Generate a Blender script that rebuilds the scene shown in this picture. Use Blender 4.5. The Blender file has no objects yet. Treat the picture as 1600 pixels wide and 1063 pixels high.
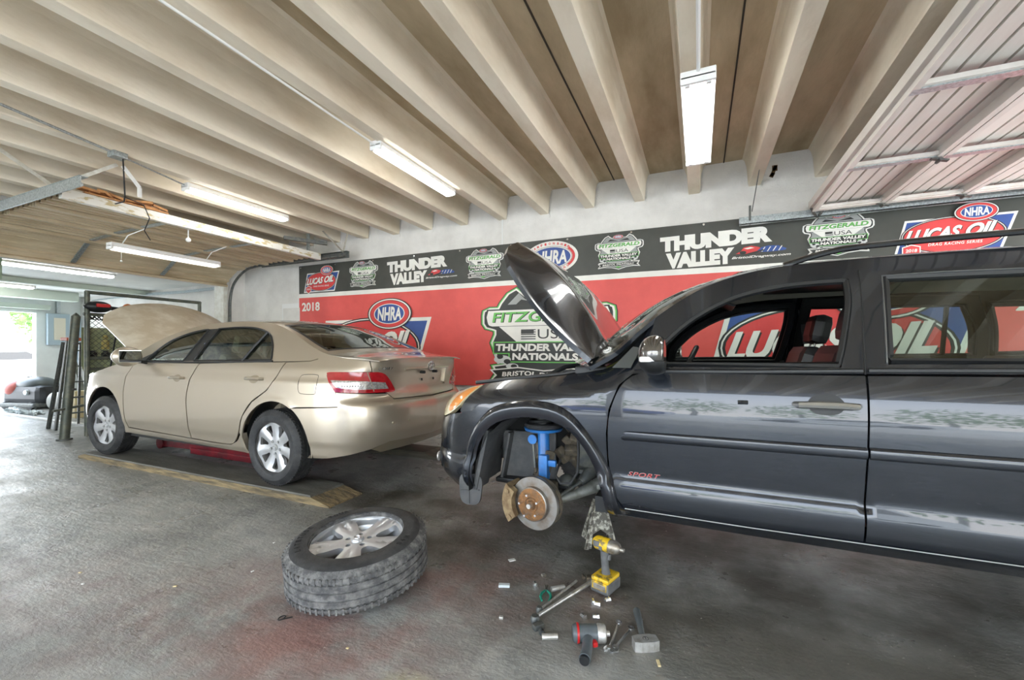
import bpy, bmesh, math, random
from mathutils import Vector, Matrix, Euler
from mathutils.geometry import delaunay_2d_cdt, tessellate_polygon
random.seed(7)
PI = math.pi
SC = bpy.context.scene
COL = SC.collection

# ------------------------------------------------------------------ camera
cam_data = bpy.data.cameras.new('camera')
cam = bpy.data.objects.new('camera', cam_data); COL.objects.link(cam)
cam.location = (0, 0, 1.25)
cam.rotation_euler = (PI / 2, 0, math.atan2(292, 665))
cam_data.sensor_width = 36.0
cam_data.lens = 665 / 1600 * 36
cam_data.shift_y = (531.5 - 548) / 1600 * -1
cam_data.clip_start = 0.05
cam_data.clip_end = 200
SC.camera = cam
SC.view_settings.view_transform = 'Standard'
SC.view_settings.look = 'None'
SC.view_settings.gamma = 1
SC.view_settings.use_curve_mapping = False
SC.view_settings.exposure = 1.25

# ------------------------------------------------------------------ sky
world = bpy.data.worlds.new('sky'); SC.world = world
world.use_nodes = True
_n = world.node_tree.nodes; _l = world.node_tree.links
_bg = _n['Background']
_tc = _n.new('ShaderNodeTexCoord'); _sep = _n.new('ShaderNodeSeparateXYZ'); _rmp = _n.new('ShaderNodeValToRGB')
_l.new(_tc.outputs['Generated'], _sep.inputs[0]); _l.new(_sep.outputs['Z'], _rmp.inputs[0])
_rmp.color_ramp.elements[0].position = 0.0; _rmp.color_ramp.elements[0].color = (1, 1, 1, 1)
_rmp.color_ramp.elements[1].position = 0.5; _rmp.color_ramp.elements[1].color = (0.62, 0.78, 1, 1)
_l.new(_rmp.outputs[0], _bg.inputs[0]); _bg.inputs[1].default_value = 3.4

sun_d = bpy.data.lights.new('sun', 'SUN'); sun_d.energy = 5.0; sun_d.angle = 0.03; sun_d.color = (1, 0.96, 0.9)
sun_o = bpy.data.objects.new('sun', sun_d); COL.objects.link(sun_o); sun_o.rotation_euler = (math.radians(18), math.radians(20), 0)

# daylight standing in the door openings
def area(name, loc, rot, sx, sy, power, color=(1, 1, 1)):
    d = bpy.data.lights.new(name, 'AREA'); d.shape = 'RECTANGLE'; d.size = sx; d.size_y = sy
    d.energy = power; d.color = color
    o = bpy.data.objects.new(name, d); COL.objects.link(o); o.location = loc; o.rotation_euler = rot
    return o
area('daylight_right', (5.05, 3.4, 1.3), (PI / 2, 0, PI / 2), 3.0, 2.4, 60, (0.96, 1, 0.98))
area('daylight_far_left', (-14.1, 3.2, 1.1), (PI / 2, 0, -PI / 2), 2.8, 2.0, 22, (0.85, 0.93, 1))

# ------------------------------------------------------------------ materials
def nmat(name):
    m = bpy.data.materials.new(name); m.use_nodes = True
    nt = m.node_tree; return m, nt, nt.nodes, nt.links, nt.nodes['Principled BSDF']

def mat(name, col, rough=0.5, metal=0.0, col2=None, scale=8.0, lo=0.4, hi=0.65, bump=0.0, bscale=None,
        coat=0.0, emit=None, estr=0.0, spec=0.5, rough2=None, detail=6, stretch=None):
    m, nt, N, L, P = nmat(name)
    P.inputs['Base Color'].default_value = (*col, 1)
    P.inputs['Roughness'].default_value = rough
    P.inputs['Metallic'].default_value = metal
    P.inputs['Coat Weight'].default_value = coat
    P.inputs['Coat Roughness'].default_value = 0.04
    P.inputs['Specular IOR Level'].default_value = spec
    if emit:
        P.inputs['Emission Color'].default_value = (*emit, 1); P.inputs['Emission Strength'].default_value = estr
    if col2 or bump or rough2 is not None:
        tc = N.new('ShaderNodeTexCoord'); src = tc.outputs['Object']
        if stretch:
            mp = N.new('ShaderNodeMapping'); mp.inputs['Scale'].default_value = stretch
            L.new(src, mp.inputs[0]); src = mp.outputs[0]
    if col2 or rough2 is not None:
        nz = N.new('ShaderNodeTexNoise'); nz.inputs['Scale'].default_value = scale; nz.inputs['Detail'].default_value = detail
        nz.inputs['Roughness'].default_value = 0.6
        L.new(src, nz.inputs['Vector'])
        rp = N.new('ShaderNodeMapRange'); rp.inputs[1].default_value = lo; rp.inputs[2].default_value = hi
        L.new(nz.outputs['Fac'], rp.inputs[0])
        if col2:
            mx = N.new('ShaderNodeMix'); mx.data_type = 'RGBA'
            mx.inputs[6].default_value = (*col, 1); mx.inputs[7].default_value = (*col2, 1)
            L.new(rp.outputs[0], mx.inputs[0]); L.new(mx.outputs[2], P.inputs['Base Color'])
        if rough2 is not None:
            mr = N.new('ShaderNodeMapRange'); mr.inputs[3].default_value = rough; mr.inputs[4].default_value = rough2
            L.new(rp.outputs[0], mr.inputs[0]); L.new(mr.outputs[0], P.inputs['Roughness'])
    if bump:
        nb = N.new('ShaderNodeTexNoise'); nb.inputs['Scale'].default_value = bscale or scale * 4; nb.inputs['Detail'].default_value = 5
        L.new(src, nb.inputs['Vector'])
        bp = N.new('ShaderNodeBump'); bp.inputs['Strength'].default_value = bump; bp.inputs['Distance'].default_value = 0.02
        L.new(nb.outputs['Fac'], bp.inputs['Height']); L.new(bp.outputs[0], P.inputs['Normal'])
    return m

def glassmat(name, tint, refl=0.08, rough=0.0, alpha=0.25):
    """thin tinted pane: tinted transparency with a fresnel mirror on top"""
    m, nt, N, L, P = nmat(name)
    N.remove(P); out = N['Material Output']
    tr = N.new('ShaderNodeBsdfTransparent'); tr.inputs[0].default_value = (*tint, 1)
    gl = N.new('ShaderNodeBsdfGlossy'); gl.inputs['Roughness'].default_value = rough; gl.inputs[0].default_value = (0.95, 1, 0.98, 1)
    fr = N.new('ShaderNodeFresnel'); fr.inputs[0].default_value = 1.5
    ad = N.new('ShaderNodeMath'); ad.operation = 'ADD'; ad.inputs[1].default_value = refl; ad.use_clamp = True
    L.new(fr.outputs[0], ad.inputs[0])
    mx = N.new('ShaderNodeMixShader'); L.new(ad.outputs[0], mx.inputs[0]); L.new(tr.outputs[0], mx.inputs[1]); L.new(gl.outputs[0], mx.inputs[2])
    L.new(mx.outputs[0], out.inputs[0])
    return m

M = {}
M['white_wall'] = mat('painted_wall', (0.82, 0.80, 0.76), 0.75, col2=(0.70, 0.68, 0.64), scale=2.2, bump=0.35, bscale=60)
M['joist'] = mat('cream_concrete_stem', (0.80, 0.72, 0.58), 0.7, col2=(0.60, 0.50, 0.36), scale=3, lo=0.42, hi=0.75, bump=0.15, bscale=40, stretch=(1, 0.35, 1))
M['slab'] = mat('stained_slab', (0.62, 0.51, 0.35), 0.8, col2=(0.36, 0.28, 0.17), scale=2.5, lo=0.38, hi=0.68, bump=0.2, bscale=50, stretch=(1, 0.3, 1))
M['ceil_white'] = mat('white_ceiling', (0.86, 0.87, 0.84), 0.7, col2=(0.78, 0.80, 0.77), scale=2)
M['galv'] = mat('galvanised_steel', (0.50, 0.55, 0.56), 0.42, 0.8, col2=(0.36, 0.40, 0.41), scale=60, lo=0.45, hi=0.55)
M['bare'] = mat('dull_steel_strap', (0.62, 0.60, 0.54), 0.5, 0.4, col2=(0.5, 0.46, 0.38), scale=20)
M['iron'] = mat('dark_iron', (0.10, 0.11, 0.11), 0.5, 0.5, col2=(0.17, 0.17, 0.15), scale=25)
M['black'] = mat('black_plastic', (0.012, 0.013, 0.014), 0.45)
M['rubber'] = mat('black_rubber', (0.022, 0.023, 0.025), 0.62, col2=(0.05, 0.05, 0.05), scale=14, bump=0.1, bscale=80)
M['chrome'] = mat('chrome', (0.85, 0.86, 0.87), 0.20, 0.9)
M['steel'] = mat('tool_steel', (0.74, 0.74, 0.72), 0.34, 0.7, col2=(0.52, 0.50, 0.46), scale=30, rough2=0.45)
M['white'] = mat('white_enamel', (0.85, 0.85, 0.83), 0.4)
M['tube'] = mat('lit_tube', (1, 1, 1), 0.4, emit=(1, 0.99, 0.95), estr=8.0)
M['lit_lens'] = mat('lit_lens', (1, 1, 1), 0.4, emit=(1, 0.99, 0.95), estr=10.0)
M['red'] = mat('red_enamel', (0.20, 0.012, 0.02), 0.4, col2=(0.09, 0.012, 0.016), scale=10)
M['wood'] = mat('weathered_wood', (0.33, 0.245, 0.125), 0.8, col2=(0.10, 0.08, 0.05), scale=9, lo=0.36, hi=0.62, bump=0.5, bscale=30, stretch=(0.4, 3, 3))
M['wood_top'] = mat('dirty_wood', (0.15, 0.145, 0.125), 0.6, col2=(0.09, 0.085, 0.07), scale=6, bump=0.25, bscale=40, stretch=(0.4, 2, 2))

M['wood_dark'] = mat('dark_wood', (0.10, 0.085, 0.06), 0.8, col2=(0.05, 0.045, 0.035), scale=9, bump=0.4, stretch=(0.4, 3, 3))  # much darker wood tone, given to the far plank
M['lens_dim'] = mat('dim_lens', (0.85, 0.85, 0.80), 0.4, emit=(1, 0.97, 0.88), estr=0.9)

# ------------------------------------------------------------------ object helpers
def tag(o, label=None, cat=None, group=None, kind=None):
    if label: o['label'] = label
    if cat: o['category'] = cat
    if group: o['group'] = group
    if kind: o['kind'] = kind
    return o

def empty(name, loc=(0, 0, 0), rot=(0, 0, 0), label=None, cat=None, group=None):
    o = bpy.data.objects.new(name, None); COL.objects.link(o)
    o.empty_display_size = 0.1; o.location = loc; o.rotation_euler = rot
    return tag(o, label, cat, group)

class MB:
    """collects shapes into one mesh"""
    def __init__(s): s.v = []; s.f = []; s.sm = []
    def add(s, vs, fs, smooth=False):
        b = len(s.v); s.v += [tuple(v) for v in vs]
        s.f += [tuple(b + i for i in f) for f in fs]; s.sm += [smooth] * len(fs); return s
    def box(s, c, d, rot=None, bev=0.0):
        hx, hy, hz = d[0] / 2, d[1] / 2, d[2] / 2
        if bev <= 0:
            vs = [Vector((x * hx, y * hy, z * hz)) for x in (-1, 1) for y in (-1, 1) for z in (-1, 1)]
            fs = [(0, 1, 3, 2), (4, 6, 7, 5), (0, 4, 5, 1), (2, 3, 7, 6), (0, 2, 6, 4), (1, 5, 7, 3)]
        else:
            bm = bmesh.new(); bmesh.ops.create_cube(bm, size=1)
            for v in bm.verts: v.co = Vector((v.co.x * d[0], v.co.y * d[1], v.co.z * d[2]))
            bmesh.ops.bevel(bm, geom=bm.edges[:], offset=min(bev, min(d) * 0.49), segments=2, affect='EDGES', profile=0.6)
            vs = [v.co.copy() for v in bm.verts]; fs = [tuple(v.index for v in f.verts) for f in bm.faces]; bm.free()
        R = (Euler(rot).to_matrix() if isinstance(rot, (tuple, list)) else rot) if rot is not None else Matrix.Identity(3)
        return s.add([R @ v + Vector(c) for v in vs], fs)
    def bx(s, x0, x1, y0, y1, z0, z1, bev=0.0):
        return s.box(((x0 + x1) / 2, (y0 + y1) / 2, (z0 + z1) / 2), (abs(x1 - x0), abs(y1 - y0), abs(z1 - z0)), None, bev)
    def bar(s, a, b, w, h, up=(0, 0, 1), bev=0.0):
        a = Vector(a); b = Vector(b); d = b - a; L = d.length; d = d / L
        u = Vector(up); 
        if abs(u.dot(d)) > 0.98: u = Vector((1, 0, 0))
        y = u.cross(d).normalized(); z = d.cross(y)
        R = Matrix((d, y, z)).transposed()
        return s.box((a + b) / 2, (L, w, h), R, bev)
    def tube(s, pts, r, n=10, cap=True, closed=False):
        pts = [Vector(p) for p in pts]; k = len(pts)
        rs = r if isinstance(r, (list, tuple)) else [r] * k
        tang = []
        for i in range(k):
            if closed: t = pts[(i + 1) % k] - pts[i - 1]
            else: t = pts[min(i + 1, k - 1)] - pts[max(i - 1, 0)]
            tang.append(t.normalized())
        up = Vector((0, 0, 1)) if abs(tang[0].z) < 0.9 else Vector((1, 0, 0))
        u = (up - tang[0] * up.dot(tang[0])).normalized()
        vs = []; 
        for i in range(k):
            u = (u - tang[i] * u.dot(tang[i])).normalized(); w = tang[i].cross(u)
            for j in range(n):
                a = 2 * PI * j / n; vs.append(pts[i] + (u * math.cos(a) + w * math.sin(a)) * rs[i])
        fs = []; K = k if closed else k - 1
        for i in range(K):
            i2 = (i + 1) % k
            for j in range(n):
                j2 = (j + 1) % n; fs.append((i * n + j, i * n + j2, i2 * n + j2, i2 * n + j))
        s.add(vs, fs, True)
        if cap and not closed:
            b = len(s.v) - len(vs)
            s.f.append(tuple(b + j for j in range(n))[::-1]); s.sm.append(False)
            s.f.append(tuple(b + (k - 1) * n + j for j in range(n))); s.sm.append(False)
        return s
    def cyl(s, a, b, r, n=20, r2=None, cap=True):
        return s.tube([a, b], [r, r if r2 is None else r2], n, cap)
    def lathe(s, prof, c=(0, 0, 0), axis='z', n=32, smooth=True, closed=False, R=None):
        """prof: (radius, height) pairs revolved round the axis"""
        vs = []; k = len(prof)
        for r, h in prof:
            for j in range(n):
                a = 2 * PI * j / n; x, y = r * math.cos(a), r * math.sin(a)
                p = Vector((x, y, h)) if axis == 'z' else (Vector((x, h, y)) if axis == 'y' else Vector((h, x, y)))
                if R is not None: p = R @ p
                vs.append(p + Vector(c))
        fs = []
        for i in range(k if closed else k - 1):
            i2 = (i + 1) % k
            for j in range(n):
                j2 = (j + 1) % n; fs.append((i * n + j, i * n + j2, i2 * n + j2, i2 * n + j))
        return s.add(vs, fs, smooth)
    def ball(s, c, r, n=12, sc=(1, 1, 1)):
        prof = [(max(math.sin(PI * i / n), 1e-4) * r, -math.cos(PI * i / n) * r) for i in range(n + 1)]
        b = len(s.v); s.lathe(prof, (0, 0, 0), 'z', n * 2)
        for i in range(b, len(s.v)):
            v = s.v[i]; s.v[i] = (v[0] * sc[0] + c[0], v[1] * sc[1] + c[1], v[2] * sc[2] + c[2])
        return s
    def prism(s, poly, fn0, fn1):
        """polygon (2D) mapped by fn0 and fn1 and joined by sides"""
        n = len(poly); v0 = [fn0(*p) for p in poly]; v1 = [fn1(*p) for p in poly]
        tris = tessellate_polygon([[Vector((p[0], p[1], 0)) for p in poly]])
        fs = [tuple(t) for t in tris] + [tuple(n + i for i in t)[::-1] for t in tris]
        fs += [(i, (i + 1) % n, n + (i + 1) % n, n + i) for i in range(n)]
        return s.add(list(v0) + list(v1), fs)
    def move(s, fn):
        s.v = [tuple(fn(Vector(v))) for v in s.v]; return s
    def build(s, name, m, parent=None, fix=True, loc=None):
        me = bpy.data.meshes.new(name); me.from_pydata(s.v, [], s.f)
        me.polygons.foreach_set('use_smooth', s.sm)
        if fix:
            bm = bmesh.new(); bm.from_mesh(me); bmesh.ops.recalc_face_normals(bm, faces=bm.faces); bm.to_mesh(me); bm.free()
        if any(s.sm):
            try: me.set_sharp_from_angle(angle=math.radians(42))
            except Exception: pass
        me.materials.append(m)
        o = bpy.data.objects.new(name, me); COL.objects.link(o)
        if parent: o.parent = parent
        if loc: o.location = loc
        return o

def struct(name, mb, m, parent=None):
    o = mb.build(name, m, parent)
    if parent is None: o['kind'] = 'structure'
    return o

def copy_tree(o, parent=None):
    c = o.copy(); COL.objects.link(c); c.parent = parent
    for ch in o.children: copy_tree(ch, c)
    return c

# -------- curves and interpolation
def crom(pts, n=8, closed=False):
    """Catmull-Rom through points; a point given as (x, y, 'c') stays a sharp corner"""
    P = [(p[0], p[1]) for p in pts]; sharp = [len(p) > 2 for p in pts]; k = len(P); out = []
    for i in range(k if closed else k - 1):
        p1 = P[i]; p2 = P[(i + 1) % k]
        if not closed:
            p0 = P[i - 1] if i > 0 else (2 * p1[0] - p2[0], 2 * p1[1] - p2[1])
            p3 = P[i + 2] if i + 2 < k else (2 * p2[0] - p1[0], 2 * p2[1] - p1[1])
        else: p0 = P[i - 1]; p3 = P[(i + 2) % k]
        if sharp[i]: p0 = (2 * p1[0] - p2[0], 2 * p1[1] - p2[1])
        if sharp[(i + 1) % k]: p3 = (2 * p2[0] - p1[0], 2 * p2[1] - p1[1])
        if sharp[i] and sharp[(i + 1) % k]: out.append(p1); continue
        for j in range(n):
            t = j / n; t2 = t * t; t3 = t2 * t
            out.append(tuple(0.5 * (2 * p1[d] + (p2[d] - p0[d]) * t + (2 * p0[d] - 5 * p1[d] + 4 * p2[d] - p3[d]) * t2 + (3 * p1[d] - p0[d] - 3 * p2[d] + p3[d]) * t3) for d in (0, 1)))
    if not closed: out.append(P[-1])
    return out

def pchip(pts):
    xs = [p[0] for p in pts]; ys = [p[1] for p in pts]; n = len(xs)
    h = [xs[i + 1] - xs[i] for i in range(n - 1)]; d = [(ys[i + 1] - ys[i]) / h[i] for i in range(n - 1)]
    m = [d[0]] + [0.0] * (n - 2) + [d[-1]]
    for i in range(1, n - 1):
        if d[i - 1] * d[i] > 0:
            w1 = 2 * h[i] + h[i - 1]; w2 = h[i] + 2 * h[i - 1]; m[i] = (w1 + w2) / (w1 / d[i - 1] + w2 / d[i])
    def f(x):
        if x <= xs[0]: return ys[0] + m[0] * (x - xs[0])
        if x >= xs[-1]: return ys[-1] + m[-1] * (x - xs[-1])
        lo = 0
        for i in range(n - 1):
            if x <= xs[i + 1]: lo = i; break
        t = (x - xs[lo]) / h[lo]; t2 = t * t; t3 = t2 * t
        return ys[lo] * (2 * t3 - 3 * t2 + 1) + h[lo] * m[lo] * (t3 - 2 * t2 + t) + ys[lo + 1] * (3 * t2 - 2 * t3) + h[lo] * m[lo + 1] * (t3 - t2)
    return f

def inpoly(x, y, poly):
    c = False; n = len(poly); j = n - 1
    for i in range(n):
        xi, yi = poly[i][0], poly[i][1]; xj, yj = poly[j][0], poly[j][1]
        if (yi > y) != (yj > y) and x < (xj - xi) * (y - yi) / (yj - yi) + xi: c = not c
        j = i
    return c

def resample(poly, step):
    out = []; n = len(poly)
    for i in range(n):
        a = poly[i]; b = poly[(i + 1) % n]; L = math.hypot(b[0] - a[0], b[1] - a[1])
        if L < 1e-6: continue
        k = max(1, int(math.ceil(L / step)))
        for j in range(k): out.append((a[0] + (b[0] - a[0]) * j / k, a[1] + (b[1] - a[1]) * j / k))
    return out

def shrink(poly, d):
    """move a closed polygon's outline inwards by d"""
    n = len(poly); A = sum(poly[i][0] * poly[(i + 1) % n][1] - poly[(i + 1) % n][0] * poly[i][1] for i in range(n))
    sg = 1 if A > 0 else -1; out = []
    for i in range(n):
        a = poly[i - 1]; b = poly[i]; c = poly[(i + 1) % n]
        n1 = (-(b[1] - a[1]), b[0] - a[0]); n2 = (-(c[1] - b[1]), c[0] - b[0])
        l1 = math.hypot(*n1) or 1; l2 = math.hypot(*n2) or 1
        nx = n1[0] / l1 + n2[0] / l2; ny = n1[1] / l1 + n2[1] / l2; l = math.hypot(nx, ny) or 1
        k = d / max(l / 2, 0.5)
        out.append((b[0] + sg * nx / l * k, b[1] + sg * ny / l * k))
    return out

def patch_data(outline, fn, res=0.05, skirt=0.012, holes=(), out=None, aspect=1.0, hole_skirt=None):
    """A panel: fills a 2D outline (less its holes), maps it by fn to 3D with exact smooth normals and turns its
    edges inwards.  out: a rough outward direction (vector or function of the point)."""
    outline = resample(outline, res); holes = [resample(h, res) for h in holes]
    pts = list(outline); edges = [(i, (i + 1) % len(outline)) for i in range(len(outline))]
    rings = [list(range(len(outline)))]
    for h in holes:
        b = len(pts); pts += h; edges += [(b + i, b + (i + 1) % len(h)) for i in range(len(h))]; rings.append([b + i for i in range(len(h))])
    x0 = min(p[0] for p in outline); x1 = max(p[0] for p in outline); y0 = min(p[1] for p in outline); y1 = max(p[1] for p in outline)
    bnd = list(pts); cell = res; grid = {}
    for p in bnd: grid.setdefault((int(p[0] // cell), int(p[1] // cell)), []).append(p)
    nx = int((x1 - x0) / res) + 1; ny = int((y1 - y0) / res) + 1
    for i in range(nx + 1):
        for j in range(ny + 1):
            x = x0 + i * res + 1e-4; y = y0 + j * res + 1e-4
            near = False; gx, gy = int(x // cell), int(y // cell)
            for a in (-1, 0, 1):
                for b in (-1, 0, 1):
                    for q in grid.get((gx + a, gy + b), ()):
                        if abs(q[0] - x) + abs(q[1] - y) < res * 0.6: near = True; break
            if near or not inpoly(x, y, outline) or any(inpoly(x, y, h) for h in holes): continue
            pts.append((x, y))
    r = delaunay_2d_cdt([Vector(p) for p in pts], edges, [], 0, 1e-6)
    V = [(v.x, v.y) for v in r[0]]; orig = r[3]; mp = {}
    for i, o in enumerate(orig):
        for k in o: mp[k] = i
    tris = []
    for t in r[2]:
        cx = sum(V[i][0] for i in t) / 3; cy = sum(V[i][1] for i in t) / 3
        if inpoly(cx, cy, outline) and not any(inpoly(cx, cy, h) for h in holes): tris.append(tuple(t))
    e = 2e-3; W = []; NR = []
    for (a, b) in V:
        p = Vector(fn(a, b)); da = Vector(fn(a + e, b)) - Vector(fn(a - e, b)); db = Vector(fn(a, b + e)) - Vector(fn(a, b - e))
        n = da.cross(db); 
        if n.length < 1e-12: n = Vector((0, 0, 1))
        n.normalize(); W.append(p)
        o = out(p) if callable(out) else Vector(out)
        if n.dot(o) < 0: n = -n
        NR.append(n)
    # orient the triangles
    F = []
    for t in tris:
        g = (W[t[1]] - W[t[0]]).cross(W[t[2]] - W[t[0]])
        F.append(t if g.dot(NR[t[0]] + NR[t[1]] + NR[t[2]]) >= 0 else t[::-1])
    LN = [[NR[i] for i in f] for f in F]
    vs = list(W)
    for ri, ring in enumerate(rings):
        sk = skirt if ri == 0 else (skirt if hole_skirt is None else hole_skirt)
        if sk <= 0: continue
        ids = [mp[i] for i in ring if i in mp]; k = len(ids); b = len(vs)
        for i in ids: vs.append(W[i])
        for i in ids: vs.append(W[i] - NR[i] * sk)
        for i in range(k):
            j = (i + 1) % k; f = (b + i, b + j, b + k + j, b + k + i)
            g = (vs[f[1]] - vs[f[0]]).cross(vs[f[3]] - vs[f[0]])
            if g.length < 1e-10: g = Vector((0, 0, 1))
            g.normalize(); F.append(f); LN.append([g] * 4)
    return vs, F, LN

def patch(name, outline, fn, m, parent, **kw):
    vs, F, LN = patch_data(outline, fn, **kw)
    me = bpy.data.meshes.new(name); me.from_pydata([tuple(v) for v in vs], [], F)
    me.polygons.foreach_set('use_smooth', [True] * len(F))
    me.materials.append(m)
    if me.validate(): pass
    nl = [n for f in LN for n in f]
    if len(nl) == len(me.loops):
        try: me.normals_split_custom_set([tuple(n) for n in nl])
        except Exception as ex: print('normals', name, ex)
    o = bpy.data.objects.new(name, me); COL.objects.link(o); o.parent = parent
    return o

def text_mesh(body, size=1.0, bold=0.0, shear=0.0, extr=0.0, align='CENTER', space=1.0):
    """lettering as bare mesh data centred on the origin, in the xy plane"""
    cu = bpy.data.curves.new('lettering', 'FONT'); cu.body = body; cu.size = size; cu.offset = bold; cu.shear = shear
    cu.extrude = extr; cu.align_x = align; cu.align_y = 'CENTER'; cu.space_character = space; cu.resolution_u = 4
    o = bpy.data.objects.new('lettering', cu); COL.objects.link(o)
    bpy.context.view_layer.update()
    me = bpy.data.meshes.new_from_object(o.evaluated_get(bpy.context.evaluated_depsgraph_get()))
    v = [tuple(x.co) for x in me.vertices]; f = [tuple(p.vertices) for p in me.polygons]
    bpy.data.objects.remove(o); bpy.data.curves.remove(cu); bpy.data.meshes.remove(me)
    return v, f

def fit_text(body, x0, x1, y0, y1, bold=0.0, shear=0.0, space=1.0, extr=0.0):
    """lettering stretched to fill a box"""
    v, f = text_mesh(body, 1.0, bold, shear, extr, space=space)
    ax = min(p[0] for p in v); bx_ = max(p[0] for p in v); ay = min(p[1] for p in v); by = max(p[1] for p in v)
    return [((x0 + (p[0] - ax) / (bx_ - ax) * (x1 - x0)), (y0 + (p[1] - ay) / (by - ay) * (y1 - y0)), p[2]) for p in v], f
# ================================================================== THE SETTING
DW = 5.35      # back wall
# floor: worn garage concrete
def floor_mat():
    m, nt, N, L, P = nmat('garage_concrete')
    geo = N.new('ShaderNodeNewGeometry'); pos = geo.outputs['Position']
    def noise(sc, det=6, rough=0.6, stretch=None):
        n = N.new('ShaderNodeTexNoise'); n.inputs['Scale'].default_value = sc; n.inputs['Detail'].default_value = det; n.inputs['Roughness'].default_value = rough
        if stretch:
            mp = N.new('ShaderNodeMapping'); mp.inputs['Scale'].default_value = stretch; L.new(pos, mp.inputs[0]); L.new(mp.outputs[0], n.inputs['Vector'])
        else: L.new(pos, n.inputs['Vector'])
        return n.outputs['Fac']
    def rng(src, a, b, c=0.0, d=1.0):
        r = N.new('ShaderNodeMapRange'); r.inputs[1].default_value = a; r.inputs[2].default_value = b; r.inputs[3].default_value = c; r.inputs[4].default_value = d
        L.new(src, r.inputs[0]); return r.outputs[0]
    def mixc(fac, A, B):
        x = N.new('ShaderNodeMix'); x.data_type = 'RGBA'
        for i, q in ((6, A), (7, B)):
            if isinstance(q, tuple): x.inputs[i].default_value = (*q, 1)
            else: L.new(q, x.inputs[i])
        L.new(fac, x.inputs[0]); return x.outputs[2]
    def mul(a, b):
        q = N.new('ShaderNodeMath'); q.operation = 'MULTIPLY'; L.new(a, q.inputs[0])
        if isinstance(b, float): q.inputs[1].default_value = b
        else: L.new(b, q.inputs[1])
        return q.outputs[0]
    def spot(cx, cy, rx, ry, soft=0.6):
        mp = N.new('ShaderNodeMapping'); mp.inputs['Location'].default_value = (-cx / rx, -cy / ry, 0); mp.inputs['Scale'].default_value = (1 / rx, 1 / ry, 0)
        L.new(pos, mp.inputs[0]); ln = N.new('ShaderNodeVectorMath'); ln.operation = 'LENGTH'; L.new(mp.outputs[0], ln.inputs[0])
        return rng(ln.outputs['Value'], 1.0, soft * 0.4, 0, 1)
    c = mixc(rng(noise(1.3), 0.35, 0.66), (0.35, 0.355, 0.335), (0.185, 0.19, 0.18))
    c = mixc(mul(rng(noise(5.5, 8, 0.7), 0.46, 0.64), 0.75), c, (0.42, 0.41, 0.38))
    c = mixc(mul(rng(noise(26, 8, 0.75), 0.55, 0.7), 0.55), c, (0.50, 0.48, 0.43))
    # darker strips under and beside the cars and red fluid stains
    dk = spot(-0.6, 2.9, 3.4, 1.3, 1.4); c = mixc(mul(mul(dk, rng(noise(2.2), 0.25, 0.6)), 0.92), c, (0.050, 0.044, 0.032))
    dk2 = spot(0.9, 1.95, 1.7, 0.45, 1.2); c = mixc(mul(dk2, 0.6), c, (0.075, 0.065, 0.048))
    for (a, b, rx, ry, k) in ((-1.7, 1.55, 0.95, 0.7, 0.85), (-1.35, 1.25, 0.6, 0.5, 0.8), (-2.6, 1.1, 1.5, 0.5, 0.5), (-1.0, 2.0, 0.9, 0.45, 0.6), (-0.75, 1.25, 0.5, 0.25, 0.35)):
        c = mixc(mul(mul(spot(a, b, rx, ry, 1.0), rng(noise(2.6, 5), 0.38, 0.62)), k * .8), c, (0.29, 0.15, 0.13))
    # light smears
    c = mixc(mul(mul(spot(-0.98, 1.28, 0.16, 0.11, 1.2), rng(noise(30), 0.3, 0.55)), 0.7), c, (0.42, 0.38, 0.26))
    c = mixc(mul(mul(spot(1.3, 0.9, 1.6, 0.9, 1.3), rng(noise(7, 8, .75), 0.4, 0.6)), 0.45), c, (0.42, 0.42, 0.41))
    # small dark chips and cracks
    vo = N.new('ShaderNodeTexVoronoi'); vo.inputs['Scale'].default_value = 3.1; vo.feature = 'DISTANCE_TO_EDGE'
    wp = N.new('ShaderNodeVectorMath'); wp.operation = 'ADD'; nn = N.new('ShaderNodeTexNoise'); nn.inputs['Scale'].default_value = 3; L.new(pos, nn.inputs['Vector'])
    L.new(pos, wp.inputs[0]); L.new(nn.outputs['Color'], wp.inputs[1]); L.new(wp.outputs[0], vo.inputs['Vector'])
    crack = mul(rng(vo.outputs['Distance'], 0.008, 0.0), rng(noise(0.9), 0.55, 0.62))
    c = mixc(mul(crack, 0.5), c, (0.05, 0.045, 0.04))
    sp = noise(60, 3, 0.5); c = mixc(mul(rng(sp, 0.70, 0.74), 0.8), c, (0.62, 0.60, 0.52))
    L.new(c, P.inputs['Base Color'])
    L.new(rng(noise(2.1, 7, 0.65), 0.35, 0.65, 0.22, 0.52), P.inputs['Roughness'])
    bp = N.new('ShaderNodeBump'); bp.inputs['Strength'].default_value = 0.8; bp.inputs['Distance'].default_value = 0.012
    ad = N.new('ShaderNodeMath'); ad.operation = 'ADD'; L.new(noise(9, 8, 0.7, (0.6, 1.4, 1)), ad.inputs[0]); L.new(mul(noise(45, 4), 0.35), ad.inputs[1])
    L.new(ad.outputs[0], bp.inputs['Height']); L.new(bp.outputs[0], P.inputs['Normal'])
    return m
M['floor'] = floor_mat()
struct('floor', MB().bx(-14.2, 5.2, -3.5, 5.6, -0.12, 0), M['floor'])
M['ground'] = mat('pale_pavement', (0.62, 0.61, 0.58), 0.85, col2=(0.5, 0.5, 0.47), scale=1.5, bump=0.2)
struct('ground', MB().bx(-45, 25, -25, 25, -0.3, -0.13), M['ground'])

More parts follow.
